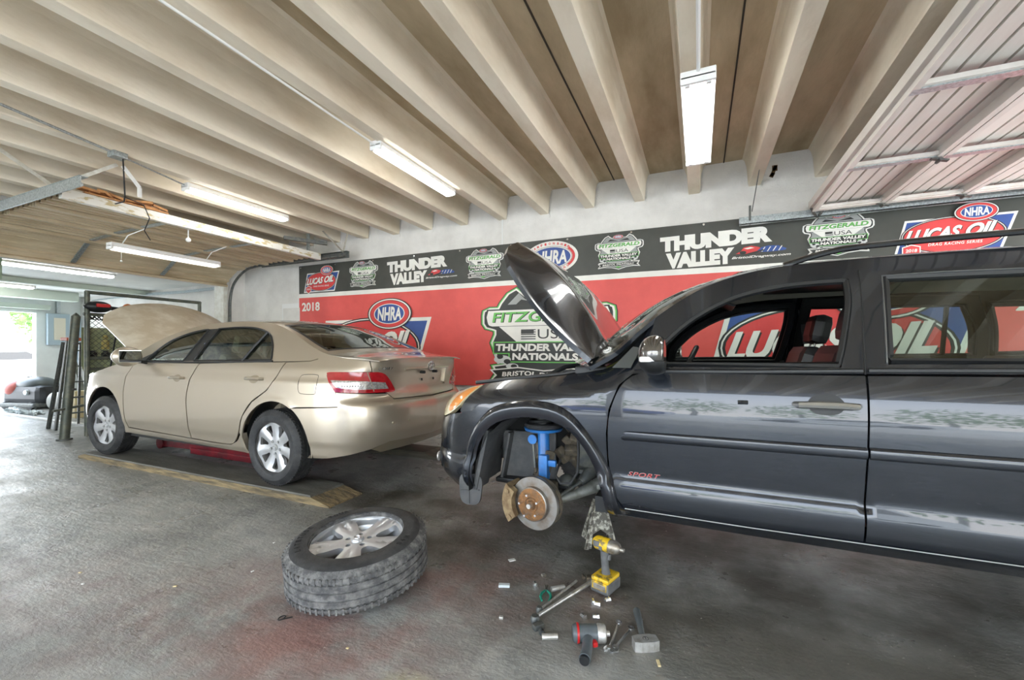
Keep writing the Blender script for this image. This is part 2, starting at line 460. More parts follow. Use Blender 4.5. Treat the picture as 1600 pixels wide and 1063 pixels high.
# walls
struct('wall_back', MB().bx(-14.2, 5.2, DW, DW + 0.2, 0, 3.45), M['white_wall'])
w = MB()
w.bx(-8.07, -7.87, 5.0, DW, 0, 3.45); w.bx(-8.07, -7.87, -3.5, 1.95, 0, 3.45); w.bx(-8.07, -7.87, 1.95, 5.0, 2.42, 3.45)
struct('wall_left', w, M['white_wall'])
w = MB(); w.bx(5.0, 5.2, 5.1, DW, 0, 3.45); w.bx(5.0, 5.2, -3.5, 1.9, 0, 3.45); w.bx(5.0, 5.2, 1.9, 5.1, 2.55, 3.45)
struct('wall_right', w, M['white_wall'])
w = MB(); w.bx(-14.2, -7.6, -3.5, -3.35, 0, 3.45); w.bx(-1.75, -1.45, -3.5, -3.35, 0, 3.45); w.bx(4.4, 5.2, -3.5, -3.35, 0, 3.45); w.bx(-7.6, 4.4, -3.5, -3.35, 3.0, 3.45)
struct('wall_front', w, M['white_wall'])
w = MB(); w.bx(-14.2, -14.0, 4.58, DW, 0, 2.7); w.bx(-14.2, -14.0, -3.5, 1.6, 0, 2.7); w.bx(-14.2, -14.0, 1.6, 4.58, 2.12, 2.7)
struct('wall_far', w, mat('far_wall_paint', (0.78, 0.82, 0.80), 0.7, col2=(0.7, 0.74, 0.72), scale=2))

# ceiling: stained slab, joints, tapered concrete stems
struct('ceiling', MB().bx(-7.87, 5.2, -3.5, DW, 3.37, 3.5), M['slab'])
struct('ceiling_far_room', MB().bx(-14.2, -8.07, -3.5, DW, 2.56, 2.7), M['ceil_white'])
M['joint'] = mat('dark_joint', (0.05, 0.04, 0.03), 0.9)
j = MB()
for k in range(-5, 4): j.bx(-0.05 + 1.22 * k + 0.30, -0.05 + 1.22 * k + 0.312, -3.4, DW, 3.364, 3.371)
struct('trim_1', j, M['joint'])
def stem(x):
    mb = MB(); zt, zb = 3.375, 3.06
    prof = [(-0.055, zb), (-0.06, zb + 0.012), (-0.064, 3.10), (-0.078, 3.28), (-0.10, 3.35), (-0.125, zt)]
    poly = [(x + a, z) for a, z in prof] + [(x - a, z) for a, z in prof[::-1]]
    mb.prism(poly, lambda a, b: (a, -3.35, b), lambda a, b: (a, DW, b)); return mb
stem0 = None
for k in range(-12, 9):
    if -0.05 + 0.61 * k < -7.8: continue
    o = struct('beam_%d' % (k + 13), stem(-0.05 + 0.61 * k), M['joist'])
# ragged mortar patches where the stems enter the wall
mb = MB(); rr = random.Random(3)
for k in range(-12, 9):
    x = -0.05 + 0.61 * k
    for i in range(10):
        z = 3.04 + 0.036 * i; mb.box((x + 0.072 + 0.004 * i * 0.8 + rr.uniform(-.004, .006), DW - 0.004, z), (rr.uniform(.012, .022), 0.01, 0.05), (0, rr.uniform(-.3, .3), 0))
struct('trim_2', mb, M['white_wall'])
mb = MB()
prevx = None
mb.box((0.74, DW - 0.003, 3.19), (0.035, 0.008, 0.12), (0, 0.35, 0)); mb.box((0.75, DW - 0.003, 3.22), (0.05, 0.008, 0.06)); mb.box((0.725, DW - 0.003, 3.15), (0.04, 0.008, 0.05), (0, .5, 0))
tag(mb.build('wall_hole', mat('broken_block', (0.10, 0.06, 0.035), 0.95, col2=(0.28, 0.17, 0.08), scale=40)), 'small rusty broken patch high on the white wall under the ceiling', 'wall damage')

# lighter door jamb casing and breaker panel frame half hidden by the banner
struct('trim_3', MB().bx(-8.10, -7.84, 4.93, 5.0, 0, 2.45), mat('jamb_paint', (0.72, 0.72, 0.66), 0.6, col2=(0.6, 0.58, 0.5), scale=12))
e = empty('wall_cabinet', (-6.6, DW, 1.6), label='white painted flush metal panel on the back wall beside the left end of the banner', cat='panel')
MB().bx(-0.23, 0.24, -0.03, 0, -0.5, 0.48).build('frame', M['white'], e)
MB().bx(-0.19, 0.22, -0.042, -0.03, -0.46, 0.40, 0.004).build('door', M['white_wall'], e)
# ================================================================== VEHICLE TOOLS
def paint(name, col, flake=0.55, rough=0.34, coat=1.0):
    m, nt, N, L, P = nmat(name)
    P.inputs['Base Color'].default_value = (*col, 1); P.inputs['Metallic'].default_value = flake
    P.inputs['Roughness'].default_value = rough; P.inputs['Coat Weight'].default_value = coat; P.inputs['Coat Roughness'].default_value = 0.03
    return m
M['gold_paint'] = paint('champagne_paint', (0.47, 0.405, 0.315), 0.62, 0.30)
M['dark_paint'] = paint('slate_paint', (0.018, 0.022, 0.030), 0.4, 0.24)
M['glass'] = glassmat('green_glass', (0.42, 0.52, 0.46), 0.16)
M['glass_clear'] = glassmat('clear_glass', (0.80, 0.88, 0.84), 0.03)
M['privacy'] = glassmat('privacy_glass', (0.42, 0.48, 0.43), 0.05)
M['lens_red'] = mat('red_lens', (0.42, 0.012, 0.018), 0.12, coat=1.0, col2=(0.30, 0.008, 0.012), scale=20)
M['lens_clear'] = mat('clear_lens', (0.62, 0.60, 0.58), 0.15, 0.5, coat=1.0, col2=(0.38, 0.36, 0.34), scale=60, lo=.45, hi=.55)
M['lens_head'] = mat('yellowed_lens', (0.66, 0.58, 0.38), 0.2, coat=1.0, col2=(0.52, 0.44, 0.26), scale=7)
M['lens_amber'] = mat('amber_lens', (0.78, 0.28, 0.05), 0.2, coat=1.0)
M['alloy'] = mat('silver_alloy', (0.62, 0.63, 0.65), 0.32, 0.6, col2=(0.56, 0.57, 0.58), scale=9)
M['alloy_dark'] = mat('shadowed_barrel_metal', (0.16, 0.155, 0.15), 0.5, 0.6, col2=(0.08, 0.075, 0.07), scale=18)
M['rust'] = mat('rusty_iron', (0.33, 0.16, 0.06), 0.7, 0.4, col2=(0.16, 0.10, 0.06), scale=30, bump=0.3)
M['disc'] = mat('worn_disc_iron', (0.30, 0.29, 0.27), 0.42, 0.8, col2=(0.20, 0.15, 0.11), scale=14, lo=.45, hi=.7)
M['cabin'] = mat('cabin_trim', (0.20, 0.18, 0.15), 0.8)
M['seat_beige'] = mat('beige_cloth', (0.40, 0.34, 0.26), 0.85)
M['seat_black'] = mat('black_leather', (0.022, 0.020, 0.020), 0.42)
M['tyre_wear'] = mat('dusty_tread', (0.085, 0.085, 0.085), 0.85, col2=(0.24, 0.235, 0.225), scale=22, lo=.42, hi=.68, bump=0.4, bscale=70)

class Plan:
    """half outline of a car seen from above, unrolled: p equals x along the flank and runs on round the corners"""
    def __init__(s, pts, off_side, off_rear, off_front):
        d = crom(pts, 16); s.pts = d; s.os, s.orr, s.of = off_side, off_rear, off_front
        acc = [0.0]
        for i in range(1, len(d)): acc.append(acc[-1] + math.hypot(d[i][0] - d[i - 1][0], d[i][1] - d[i - 1][1]))
        k = next(i for i in range(1, len(d)) if d[i][0] >= 0 > d[i - 1][0])
        t = (0 - d[k - 1][0]) / (d[k][0] - d[k - 1][0]); a0 = acc[k - 1] + t * (acc[k] - acc[k - 1])
        s.acc = [a - a0 for a in acc]; s.p0, s.p1 = s.acc[0], s.acc[-1]
    def at(s, p):
        A = s.acc; D = s.pts
        p = min(max(p, A[0]), A[-1]); lo, hi = 0, len(A) - 1
        while hi - lo > 1:
            m = (lo + hi) // 2
            if A[m] <= p: lo = m
            else: hi = m
        t = (p - A[lo]) / (A[hi] - A[lo])
        def nrm(i):
            i0 = max(i - 1, 0); i1 = min(i + 1, len(D) - 1); dx, dy = D[i1][0] - D[i0][0], D[i1][1] - D[i0][1]; l = math.hypot(dx, dy)
            if i == 0: return (-1.0, 0.0)
            if i == len(D) - 1: return (1.0, 0.0)
            return (-dy / l, dx / l)
        n0, n1 = nrm(lo), nrm(hi); n = (n0[0] + (n1[0] - n0[0]) * t, n0[1] + (n1[1] - n0[1]) * t); l = math.hypot(*n)
        return D[lo][0] + (D[hi][0] - D[lo][0]) * t, D[lo][1] + (D[hi][1] - D[lo][1]) * t, n[0] / l, n[1] / l
    def side(s, sg=-1, lift=0.0, extra=None):
        def f(p, z):
            x, y, nx, ny = s.at(p)
            o = s.os(z) * ny * ny + (s.orr(z) if nx > 0 else s.of(z)) * nx * nx + lift
            if extra: o += extra(x, z) * ny * ny
            return (x + nx * o, sg * (y + ny * o), z)
        return f
    def rear(s, lift=0.0):
        g = {1: s.side(1, lift), -1: s.side(-1, lift)}
        return lambda q, z: g[1 if q > 0 else -1](s.p1 - abs(q), z)
    def front(s, lift=0.0):
        g = {1: s.side(1, lift), -1: s.side(-1, lift)}
        return lambda q, z: g[1 if q > 0 else -1](s.p0 + abs(q), z)

class Top:
    """lofted upper surface that follows a rail seen from the side; v runs across from -1 to 1"""
    def __init__(s, rail, yfn, bow, crown, pw=2.6):
        d = crom(rail, 12); acc = [0.0]
        for i in range(1, len(d)): acc.append(acc[-1] + math.hypot(d[i][0] - d[i - 1][0], d[i][1] - d[i - 1][1]))
        s.fx = pchip(list(zip(acc, [a[0] for a in d]))); s.fz = pchip(list(zip(acc, [a[1] for a in d])))
        s.d, s.acc, s.L = d, acc, acc[-1]; s.y, s.bow, s.crown, s.pw = yfn, bow, crown, pw
    def s_of_x(s, x):
        for i in range(1, len(s.d)):
            if s.d[i][0] >= x: return s.acc[i - 1] + (s.acc[i] - s.acc[i - 1]) * (x - s.d[i - 1][0]) / (s.d[i][0] - s.d[i - 1][0])
        return s.L
    def __call__(s, lift=0.0):
        def f(t, v):
            x, z = s.fx(t), s.fz(t); a = abs(v)
            zz = z + s.crown(x) * (1 - a ** s.pw); xx = x + s.bow(x) * (1 - v * v)
            return (xx, v * (s.y(x, z)), zz + lift)
        return f

def arc_pts(cx, cz, r, a0, a1, n=14):
    return [(cx + r * math.cos(math.radians(a0 + (a1 - a0) * i / n)), cz + r * math.sin(math.radians(a0 + (a1 - a0) * i / n))) for i in range(n + 1)]

def annulus_strip(path, w, fn_lift):
    pass

def pipe_on(name, path, fn, r, m, parent, closed=False, n=8, step=None):
    pts = [Vector(fn(*p)) for p in path]
    return MB().tube(pts, r, n, closed=closed).build(name, m, parent)

def make_wheel(parent, loc, R, W, rr, style, face=-1, steer=0.0, tyre_mat=None, name='wheel'):
    """tyre, barrel, spoked rim, hub cap; the spoked face looks along -y (face=-1) or +y (face=1)"""
    e = empty(name, loc, (0, 0, steer + (PI if face > 0 else 0))); e.parent = parent
    tm = tyre_mat or M['rubber']
    # tyre: open profile with shoulder and four grooves (h along the axle; -W/2 is the outer side)
    h = W / 2; g = 0.008
    prof = [(rr - 0.004, -h + .018), (rr + 0.004, -h + .006), (rr + 0.02, -h), (rr + (R - rr) * .55, -h - .004), (rr + (R - rr) * .62, -h + .002), (rr + (R - rr) * .82, -h + .012), (R - 0.006, -h + .030)]
    tw = W - 0.07; n = 4; a = -tw / 2
    for i in range(n):
        c = -tw / 2 + tw * (i + 0.5) / n + (0)
        prof += [(R - .001, a), (R, c - .006), (R - g, c - .004), (R - g, c + .004), (R, c + .006)]; a = c + .012
    prof += [(R - .001, tw / 2)]
    prof += [(R - 0.006, h - .030), (rr + (R - rr) * .8, h - .010), (rr + (R - rr) * .5, h), (rr + 0.004, h - .006), (rr - 0.004, h - .018)]
    NS = 96
    t = MB(); t.lathe(prof, (0, 0, 0), 'y', NS)
    # cross sipes on both shoulders
    for k in range(72):
        an = 2 * PI * k / 72
        for sy in (-1, 1):
            c = Vector(((R - .002) * math.cos(an), sy * (tw / 2 - .006), (R - .002) * math.sin(an)))
            d = Vector((math.cos(an), 0, math.sin(an)))
            t.bar(c - d * .004, c + d * .0035, 0.010, 0.030, up=(0, 1, 0))
    t.build('tyre', tm, e, fix=False)
    rim = MB(); lip = -h + .012
    rim.lathe([(rr - .002, lip - .004), (rr + .006, lip), (rr - .003, lip + .008), (rr - .005, lip + .030), (rr - .03, lip + .06), (rr - .045, 0.0), (rr - .02, h - .03), (rr, h - .015)], (0, 0, 0), 'y', 64)
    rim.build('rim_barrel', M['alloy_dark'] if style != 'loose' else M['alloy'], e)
    # spoked face as a plate with openings
    Rf = rr - 0.004
    def circ(r, n=72): return [(r * math.cos(2 * PI * i / n), r * math.sin(2 * PI * i / n)) for i in range(n)]
    holes = []; ns = 7 if style == 'seven' else 5
    if style == 'seven':
        for k in range(7):
            a0 = 2 * PI * (k + .5) / 7 + PI / 2
            pts = []
            for (r_, da) in ((Rf - .030, -.19), (Rf - .022, 0), (Rf - .030, .19), (Rf * .64, .14), (Rf * .48, .10), (Rf * .44, 0), (Rf * .48, -.10), (Rf * .64, -.14)):
                pts.append((r_ * math.cos(a0 + da), r_ * math.sin(a0 + da)))
            holes.append(crom(pts, 5, True))
        def zf(a, b):
            r_ = math.hypot(a, b); th = math.atan2(b, a) - PI / 2; ph = (th * 7 / (2 * PI)); ph -= round(ph)
            ridge = math.cos(ph * PI) ** 2
            return lip + .012 + .018 * (1 - (r_ / Rf) ** 2) * 1.0 - .022 * math.exp(-((r_ / .07) ** 2)) * 0 + .014 * (1 - ridge) * min(1, max(0, r_ / Rf - .25) * 2.5) - .006 * (r_ < .0)
        cap_r = .030; nut_r = .057
    else:
        for k in range(5):
            a0 = 2 * PI * (k + .5) / 5 + PI / 2
            pts = []
            for (r_, da) in ((Rf - .020, -.30), (Rf - .016, 0), (Rf - .020, .30), (Rf * .72, .27), (Rf * .47, .20), (Rf * .40, 0), (Rf * .47, -.20), (Rf * .72, -.27)):
                pts.append((r_ * math.cos(a0 + da), r_ * math.sin(a0 + da)))
            holes.append(crom(pts, 5, True))
        def zf(a, b):
            r_ = math.hypot(a, b); th = math.atan2(b, a) - PI / 2; ph = (th * 5 / (2 * PI)); ph -= round(ph)
            groove = math.exp(-((ph / .05) ** 2)) * min(1, max(0, (r_ / Rf - .45)) * 4) * .006
            out_step = .010 if (r_ > Rf * .80 and abs(ph) < .16) else 0.0
            return lip + .012 + .010 * (1 - r_ / Rf) - out_step * .6 + groove + .045 * max(0, abs(ph) - .17) * min(1, r_ / Rf)
        cap_r = .034; nut_r = .060
    nutrot = PI / 5 if style == 'seven' else PI / 5
    for k in range(5):
        an = 2 * PI * k / 5 + PI / 2 + nutrot
        holes.append([(nut_r * math.cos(an) + .0135 * math.cos(2 * PI * i / 12), nut_r * math.sin(an) + .0135 * math.sin(2 * PI * i / 12)) for i in range(12)])
    face_o = patch('spokes', circ(Rf), lambda a, b: (a, zf(a, b), b), M['alloy'], e, res=0.014, skirt=.03, holes=holes, out=(0, -1, 0), hole_skirt=.035)
    if style != 'loose':
        for k in range(5):
            an = 2 * PI * k / 5 + PI / 2 + nutrot; MB().cyl((nut_r * math.cos(an), lip + .018, nut_r * math.sin(an)), (nut_r * math.cos(an), lip + .05, nut_r * math.sin(an)), .0085, 6).build('lug_nut', M['chrome'], e)
        MB().lathe([(.001, lip + .10), (rr * .75, lip + .10), (rr * .75, lip + .13), (.001, lip + .13)], (0, 0, 0), 'y', 40).build('brake_disc', M['disc'], e)
    c = MB(); zc = zf(0.001, 0.04)
    c.lathe([(.0005, zc - .014), (cap_r * .8, zc - .012), (cap_r, zc - .004), (cap_r, zc + .02)], (0, 0, 0), 'y', 28)
    cap = c.build('hub_cap', M['alloy'], e)
    s_ = MB(); ringpts = [(cap_r * .62 * math.cos(2 * PI * i / 20), zc - .0145, cap_r * .45 * math.sin(2 * PI * i / 20)) for i in range(20)]
    s_.tube(ringpts, .0016, 6, closed=True)
    s_.tube([(cap_r * .36 * math.cos(2 * PI * i / 20), zc - .0145, cap_r * .18 + cap_r * .14 * math.sin(2 * PI * i / 20)) for i in range(20)], .0013, 6, closed=True)
    s_.tube([(cap_r * .16 * math.cos(2 * PI * i / 20), zc - .0145, cap_r * .42 * math.sin(2 * PI * i / 20)) for i in range(20)], .0013, 6, closed=True)
    s_.build('emblem', M['chrome'], cap)
    return e

def emblem(parent, c, R, nrm='x', name='emblem'):
    """three linked ovals on a badge standing in a plane across x"""
    s = MB(); n = 28
    def el(a, b, oz): s.tube([(0, a * math.cos(2 * PI * i / n), oz + b * math.sin(2 * PI * i / n)) for i in range(n)], R * .085, 6, closed=True)
    el(R, R * .78, 0); el(R * .30, R * .70, 0); el(R * .62, R * .25, R * .32)
    s.v = [(v[0] + c[0], v[1] + c[1], v[2] + c[2]) for v in s.v]
    return s.build(name, M['chrome'], parent)

def seat(parent, x, y, z, m, w=.48, name='seat'):
    e = empty(name, (x, y, z)); e.parent = parent
    MB().box((0, 0, .10), (.50, w, .16), None, .06).build('cushion', m, e)
    MB().box((.30, 0, .42), (.14, w, .62), (0, .28, 0), .06).build('backrest', m, e)
    hb = MB(); hb.box((.43, 0, .83), (.11, .27, .19), (0, .2, 0), .05); hb.build('headrest', m, e)
    p = MB(); p.cyl((.385, -.06, .66), (.42, -.06, .80), .006, 8); p.cyl((.385, .06, .66), (.42, .06, .80), .006, 8); p.build('headrest_posts', M['chrome'], e)
    return e

def steering_wheel(parent, loc, R=.185):
    e = MB(); n = 32; tilt = math.radians(25)
    def f(a, b, o=0): return Vector((loc[0] + math.sin(tilt) * b + o, loc[1] + a, loc[2] + math.cos(tilt) * b))
    e.tube([f(R * math.cos(2 * PI * i / n), R * math.sin(2 * PI * i / n)) for i in range(n)], .014, 8, closed=True)
    for a in (0, PI, 1.5 * PI): e.bar(f(0, 0, -.01), f(R * math.cos(a), R * math.sin(a)), .03, .012)
    e.box(f(0, 0, -.01), (.05, .15, .11), (0, tilt, 0), .02)
    return e.build('steering_wheel', M['black'], parent)
# ================================================================== THE CHAMPAGNE SEDAN
def build_sedan():
    X0, Y0, Z0 = -4.76, 3.45, 0.072
    root = empty('sedan', (X0, Y0, Z0), label='champagne gold four-door sedan with its bonnet up, standing on two planks', cat='car')
    G = M['gold_paint']
    os_ = pchip([(.18, -.075), (.24, -.060), (.29, -.030), (.36, -.020), (.42, -.004), (.55, .002), (.70, -.002), (.82, -.012), (.90, -.016), (.95, -.034), (1.02, -.055), (1.08, -.085), (1.20, -.150), (1.35, -.240), (1.50, -.345)])
    orr = pchip([(.28, -.16), (.38, -.07), (.44, -.035), (.52, -.004), (.62, .004), (.70, -.004), (.745, -.03), (.76, -.060), (.85, -.090), (.98, -.080), (1.04, -.062), (1.10, -.055), (1.2, -.08)])
    off = pchip([(.18, -.06), (.30, -.01), (.45, 0), (.6, -.02), (.72, -.08), (.85, -.22), (1.0, -.5)])
    P = Plan([(-2.36, 0), (-2.31, .40), (-2.20, .66), (-2.00, .82), (-1.72, .888), (-1.2, .908), (-.6, .91), (0, .912), (.6, .912), (1.2, .910), (1.70, .898), (2.02, .862), (2.22, .77), (2.355, .60), (2.42, .36), (2.45, 0)], os_, orr, off)
    RA, FA = (1.386, .335, .405), (-1.400, .345, .425)
    def lip(x, z):
        o = 0
        for cx, cz, r in (RA, FA):
            d = math.hypot(x - cx, z - cz) - r
            if z > .18: o += .010 * math.exp(-(d / .035) ** 2)
        return o
    RLp = [(-1.06, 1.085), (-.85, 1.215), (-.59, 1.335), (-.174, 1.440), (.245, 1.472), (.75, 1.464), (1.08, 1.420), (1.38, 1.328), (1.63, 1.228), (1.82, 1.160), (1.98, 1.128), (2.18, 1.112), (2.33, 1.092)]
    def ye(x, z):
        px, py, nx, ny = P.at(x); k = 1.0
        b = py + ny * os_(z)
        return b
    bow = pchip([(-1.1, -.20), (-.6, -.16), (-.1, -.07), (.3, 0), (.9, .03), (1.2, .07), (1.8, .09), (2.0, .06), (2.35, .075)])
    crown = pchip([(-1.1, .02), (-.6, .035), (.2, .040), (1.0, .040), (1.7, .045), (2.0, .030), (2.35, .022)])
    T = Top(RLp, ye, bow, crown); TF = T()
    sA = T.s_of_x
    for sg, sd in ((-1, 'near'), (1, 'far')):
        S = P.side(sg, 0, lip); outv = (0, sg, 0)
        rail = [(x, z) for x, z in crom(RLp[:10], 6)]
        rocker = [(-.965, .285), (.13, .262), (1.02, .240)]
        # front window, rear window, quarter light
        w1 = crom([(-.70, 1.070, 'c'), (-.63, 1.16), (-.479, 1.278), (-.25, 1.357), (-.03, 1.395), (.06, 1.40, 'c'), (.02, 1.25), (-.04, 1.072, 'c')], 6)[:-1] + [(-.04, 1.072)]
        w2 = crom([(.13, 1.078, 'c'), (.17, 1.25), (.225, 1.405, 'c'), (.50, 1.412), (.75, 1.403), (.95, 1.368), (1.06, 1.325), (1.16, 1.24), (1.225, 1.14), (1.245, 1.095, 'c')], 6)
        belt = [(-1.06, 1.060), (-.60, 1.045), (.21, 1.055), (1.0, 1.075), (1.40, 1.082), (1.72, 1.09)]
        up = rail + [(1.80, 1.11)] + belt[::-1]
        patch('roof_pillar', up, S, G, root, res=.045, holes=[w1, w2], out=outv, skirt=.02, hole_skirt=.025)
        Sg = P.side(sg, -.012)
        for w in (w1, w2): patch('side_window', shrink(w, -.004), Sg, M['glass'], root, res=.06, skirt=0, out=outv)
        Sb = P.side(sg, .003)
        for w in (w1, w2): pipe_on('window_trim', w, Sb, .008, M['black'], root, closed=True, n=6)
        pb = [(-.045, 1.07), (.13, 1.075), (.23, 1.407), (.065, 1.402)]
        patch('centre_pillar', pb, P.side(sg, .002), M['black'], root, res=.05, out=outv, skirt=.01)
        pipe_on('quarter_light_bar', [(.86, 1.08), (.93, 1.22), (1.00, 1.35)], Sb, .012, M['black'], root, n=6)
        pipe_on('window_seal', [(-.86, 1.057), (-.4, 1.056), (.2, 1.062), (.8, 1.072), (1.27, 1.083)], P.side(sg, .004), .009, M['black'], root, n=6)
        # doors
        d1 = crom([(-.875, 1.050, 'c'), (-.955, .90), (-.985, .74), (-.955, .50), (-.915, .345, 'c'), (-.4, .332), (.186, .318, 'c'), (.17, .50), (.143, .75), (.20, .95), (.245, 1.052, 'c')], 6)
        patch('front_door', shrink(d1, .003), S, G, root, res=.04, out=outv)
        d2 = crom([(.253, 1.052, 'c'), (.208, .95), (.151, .75), (.178, .50), (.194, .318, 'c'), (.55, .308), (.79, .312), (.87, .36), (.93, .44), (.98, .58), (1.10, .72), (1.28, .83), (1.37, .93), (1.44, 1.078, 'c'), (1.0, 1.072)], 6)
        patch('rear_door', shrink(d2, .003), S, G, root, res=.04, out=outv)
        for (hx, hz) in ((-.02, .905), (1.12, .925)):
            h = MB(); pts = [Vector(P.side(sg, l)(hx + a, hz + b)) for a, b, l in ((-.115, 0, -.002), (-.09, .002, .026), (-.03, .006, .032), (.05, .006, .032), (.09, .003, .026), (.11, 0, -.002))]
            h.tube(pts, [.012, .014, .014, .014, .014, .012], 8); ho = h.build('door_handle', G, root)
            cup = crom([(hx - .075, hz), (hx - .04, hz + .028), (hx + .02, hz + .030), (hx + .06, hz), (hx + .02, hz - .036), (hx - .04, hz - .034)], 5, True)
            patch('handle_recess', cup, lambda a, b, hx=hx, hz=hz: P.side(sg, .0015 - .0)(a, b), M['gold_shade'], root, res=.02, out=outv, skirt=0)  # flat patch; the recess shade is put into its darker gold
        # fender
        arc = arc_pts(FA[0], FA[1], FA[2], 352, 172 - 0, 22)
        arc = arc_pts(FA[0], FA[1], FA[2], -8, 170, 22)
        fen = [(-.918, .29)] + [(-.975, .285)] + arc + [(-1.84, .48), (-1.90, .62), (-1.93, .76), (-1.86, .86), (-1.6, .945), (-1.35, 1.0), (-1.10, 1.055), (-.885, 1.052)] + crom([(-.883, 1.048, 'c'), (-.963, .90), (-.993, .74), (-.963, .50), (-.923, .345, 'c')], 5)
        patch('front_fender', fen, S, G, root, res=.04, out=outv)
        # rocker panel
        rk = [(-.915, .338), (.19, .311), (.55, .300), (.79, .304), (.88, .345), (.975, .43), (.995, .34), (1.02, .240), (.13, .262), (-.965, .285)]
        patch('rocker_panel', rk, S, G, root, res=.04, out=outv, skirt=.05)
        # quarter panel
        arc = arc_pts(RA[0], RA[1], RA[2], 178, 62, 16)
        q = [(1.035, .245), (1.003, .34), (.98, .44), (.94, .44), (.988, .58), (1.108, .715), (1.288, .825), (1.378, .925), (1.448, 1.078), (1.72, 1.086), (1.80, 1.106), (1.98, 1.118), (2.10, 1.108), (2.14, 1.01), (1.96, .985), (1.945, .96), (2.03, .85), (2.08, .725), (1.62, .700)] + arc[::-1][1:-1] + [(.985, .30)]
        q = [(1.02, .245), (.99, .36), (.945, .44), (.988, .58), (1.108, .715), (1.288, .825), (1.378, .925), (1.448, 1.074), (1.72, 1.084), (1.795, 1.104), (1.82, 1.159), (1.98, 1.127), (2.14, 1.114), (P.p1 - .745, 1.10), (P.p1 - .720, 1.000), (2.06, 1.002), (1.945, .982), (1.955, .95), (2.04, .836), (2.075, .720), (1.635, .700)] + arc_pts(RA[0], RA[1], RA[2], 60, 186, 20)
        patch('quarter_panel', q, S, G, root, res=.04, out=outv)
        flap = crom([(1.66, .91), (1.67, .96, ), (1.72, .975), (1.83, .975), (1.86, .955), (1.85, .84), (1.83, .815), (1.70, .815), (1.665, .84)], 4, True)
        if sg < 0: pipe_on('fuel_flap_gap', flap, P.side(sg, -.001), .0028, M['black'], root, closed=True, n=5)
        # wheel wells
        for cx, cz, r in (RA, FA):
            w = MB(); pr = arc_pts(cx, cz, r + .015, -12, 192, 20)
            vs = []; 
            for a, b in pr: vs += [(a, sg * .865, b), (a, sg * .60, b)]
            w.add(vs, [(2 * i, 2 * i + 1, 2 * i + 3, 2 * i + 2) for i in range(len(pr) - 1)], True)
            c = [(a, sg * .60, b) for a, b in pr]; w.add(c, [tuple(range(len(c)))])
            w.build('wheel_well', M['black'], root, fix=False)
        for cx, cz in ((1.366, .332), (-1.405, .332)):
            make_wheel(root, (cx, sg * .805, cz), .332, .215, .222, 'seven', face=sg, steer=(0.0 if cx > 0 else math.radians(4)))
        # tail lamp
        R_ = P.rear(.004); q0 = P.p1
        lo = crom([(q0 - 1.945, .978), (q0 - 1.965, .935), (q0 - 2.04, .838, 'c'), (.86, .828), (.50, .818, 'c'), (.47, .84), (.56, .955), (.64, .992), (.75, .996), (q0 - 1.98, 1.00)], 5, True)
        lo = [(sg * a, b) for a, b in lo]
        tl = patch('tail_lamp', lo, R_, M['lens_red'], root, res=.025, out=lambda p: (1, p.y, 0), skirt=.02)
        li = [(q0 - 1.99, .935), (q0 - 2.055, .872), (.86, .855), (.545, .850), (.585, .905), (.86, .928)]
        patch('clear_lens_strip', [(sg * a, b) for a, b in li], P.rear(.0075), M['lens_clear'], tl, res=.025, out=lambda p: (1, p.y, 0), skirt=.003)
        pipe_on('lamp_seam', [(sg * .70, .835), (sg * .735, .93), (sg * .765, 1.0)], P.rear(.006), .004, M['gold_shade'], tl, n=5)
        for k in range(9):
            MB().ball(P.rear(.009)(sg * (.80 + .022 * k), .885), .008, 6).build('bulb', M['chrome'], tl)
        # headlamp
        F_ = P.front(.003); f0 = P.p0
        hl = [(-1.93 - f0, .78), (-1.86 - f0, .87), (-1.70 - f0, .925), (.60, .79), (.40, .70), (.45, .62), (.70, .64), (.86, .68)]
        patch('headlamp', [(sg * a, b) for a, b in hl], F_, M['lens_clear'], root, res=.04, out=lambda p: (-1, p.y * .6, 0), skirt=.02)
        # mirror
        mx = -.68
        mb = MB(); mb.ball((mx - .02, sg * 1.0, 1.115), .115, 12, (.66, 1.15, .90)); mb.v = [(min(a, mx + .035), b, c) for a, b, c in mb.v]; mir = mb.build('door_mirror', G, root)
        MB().box((mx + .040, sg * 1.0, 1.115), (.005, .19, .125), None, .002).build('mirror_glass', M['mirror'], mir)
        MB().bar((mx, sg * .90, 1.06), (mx, sg * .82, 1.045), .06, .03).build('mirror_arm', M['black'], mir)
        MB().prism([(-.90, 1.06), (-.68, 1.06), (-.60, 1.17)], lambda a, b: P.side(sg, .003)(a, b), lambda a, b: P.side(sg, -.02)(a, b)).build('mirror_sail', M['black'], mir)
    # upper surface
    def tout(p): return (0.0, 0.0, 1.0)
    s0, s1 = sA(-1.06), sA(-.10)
    ws = [(s0 + .02, -.97), (s1 - .06, -.93)] + [(s1, v) for v in (-.88, -.4, 0, .4, .88)] + [(s1 - .06, .93), (s0 + .02, .97), (s0 + .02, 0)]
    frame = [(s0, -1), (sA(-.6), -1), (sA(.0), -1), (sA(.0), 1), (sA(-.6), 1), (s0, 1)]
    patch('windscreen_surround', frame, TF, G, root, res=.05, holes=[ws], out=lambda p: (-1, 0, 1), skirt=.01)
    patch('windscreen', shrink(ws, -.01), T(-.008), M['glass'], root, res=.08, skirt=0, out=lambda p: (-1, 0, 1))
    patch('roof', [(sA(0), -1), (sA(1.02), -1), (sA(1.02), 1), (sA(0), 1)], TF, G, root, res=.06, out=(0, 0, 1), skirt=.01)
    r0, r1 = sA(1.10), sA(1.80)
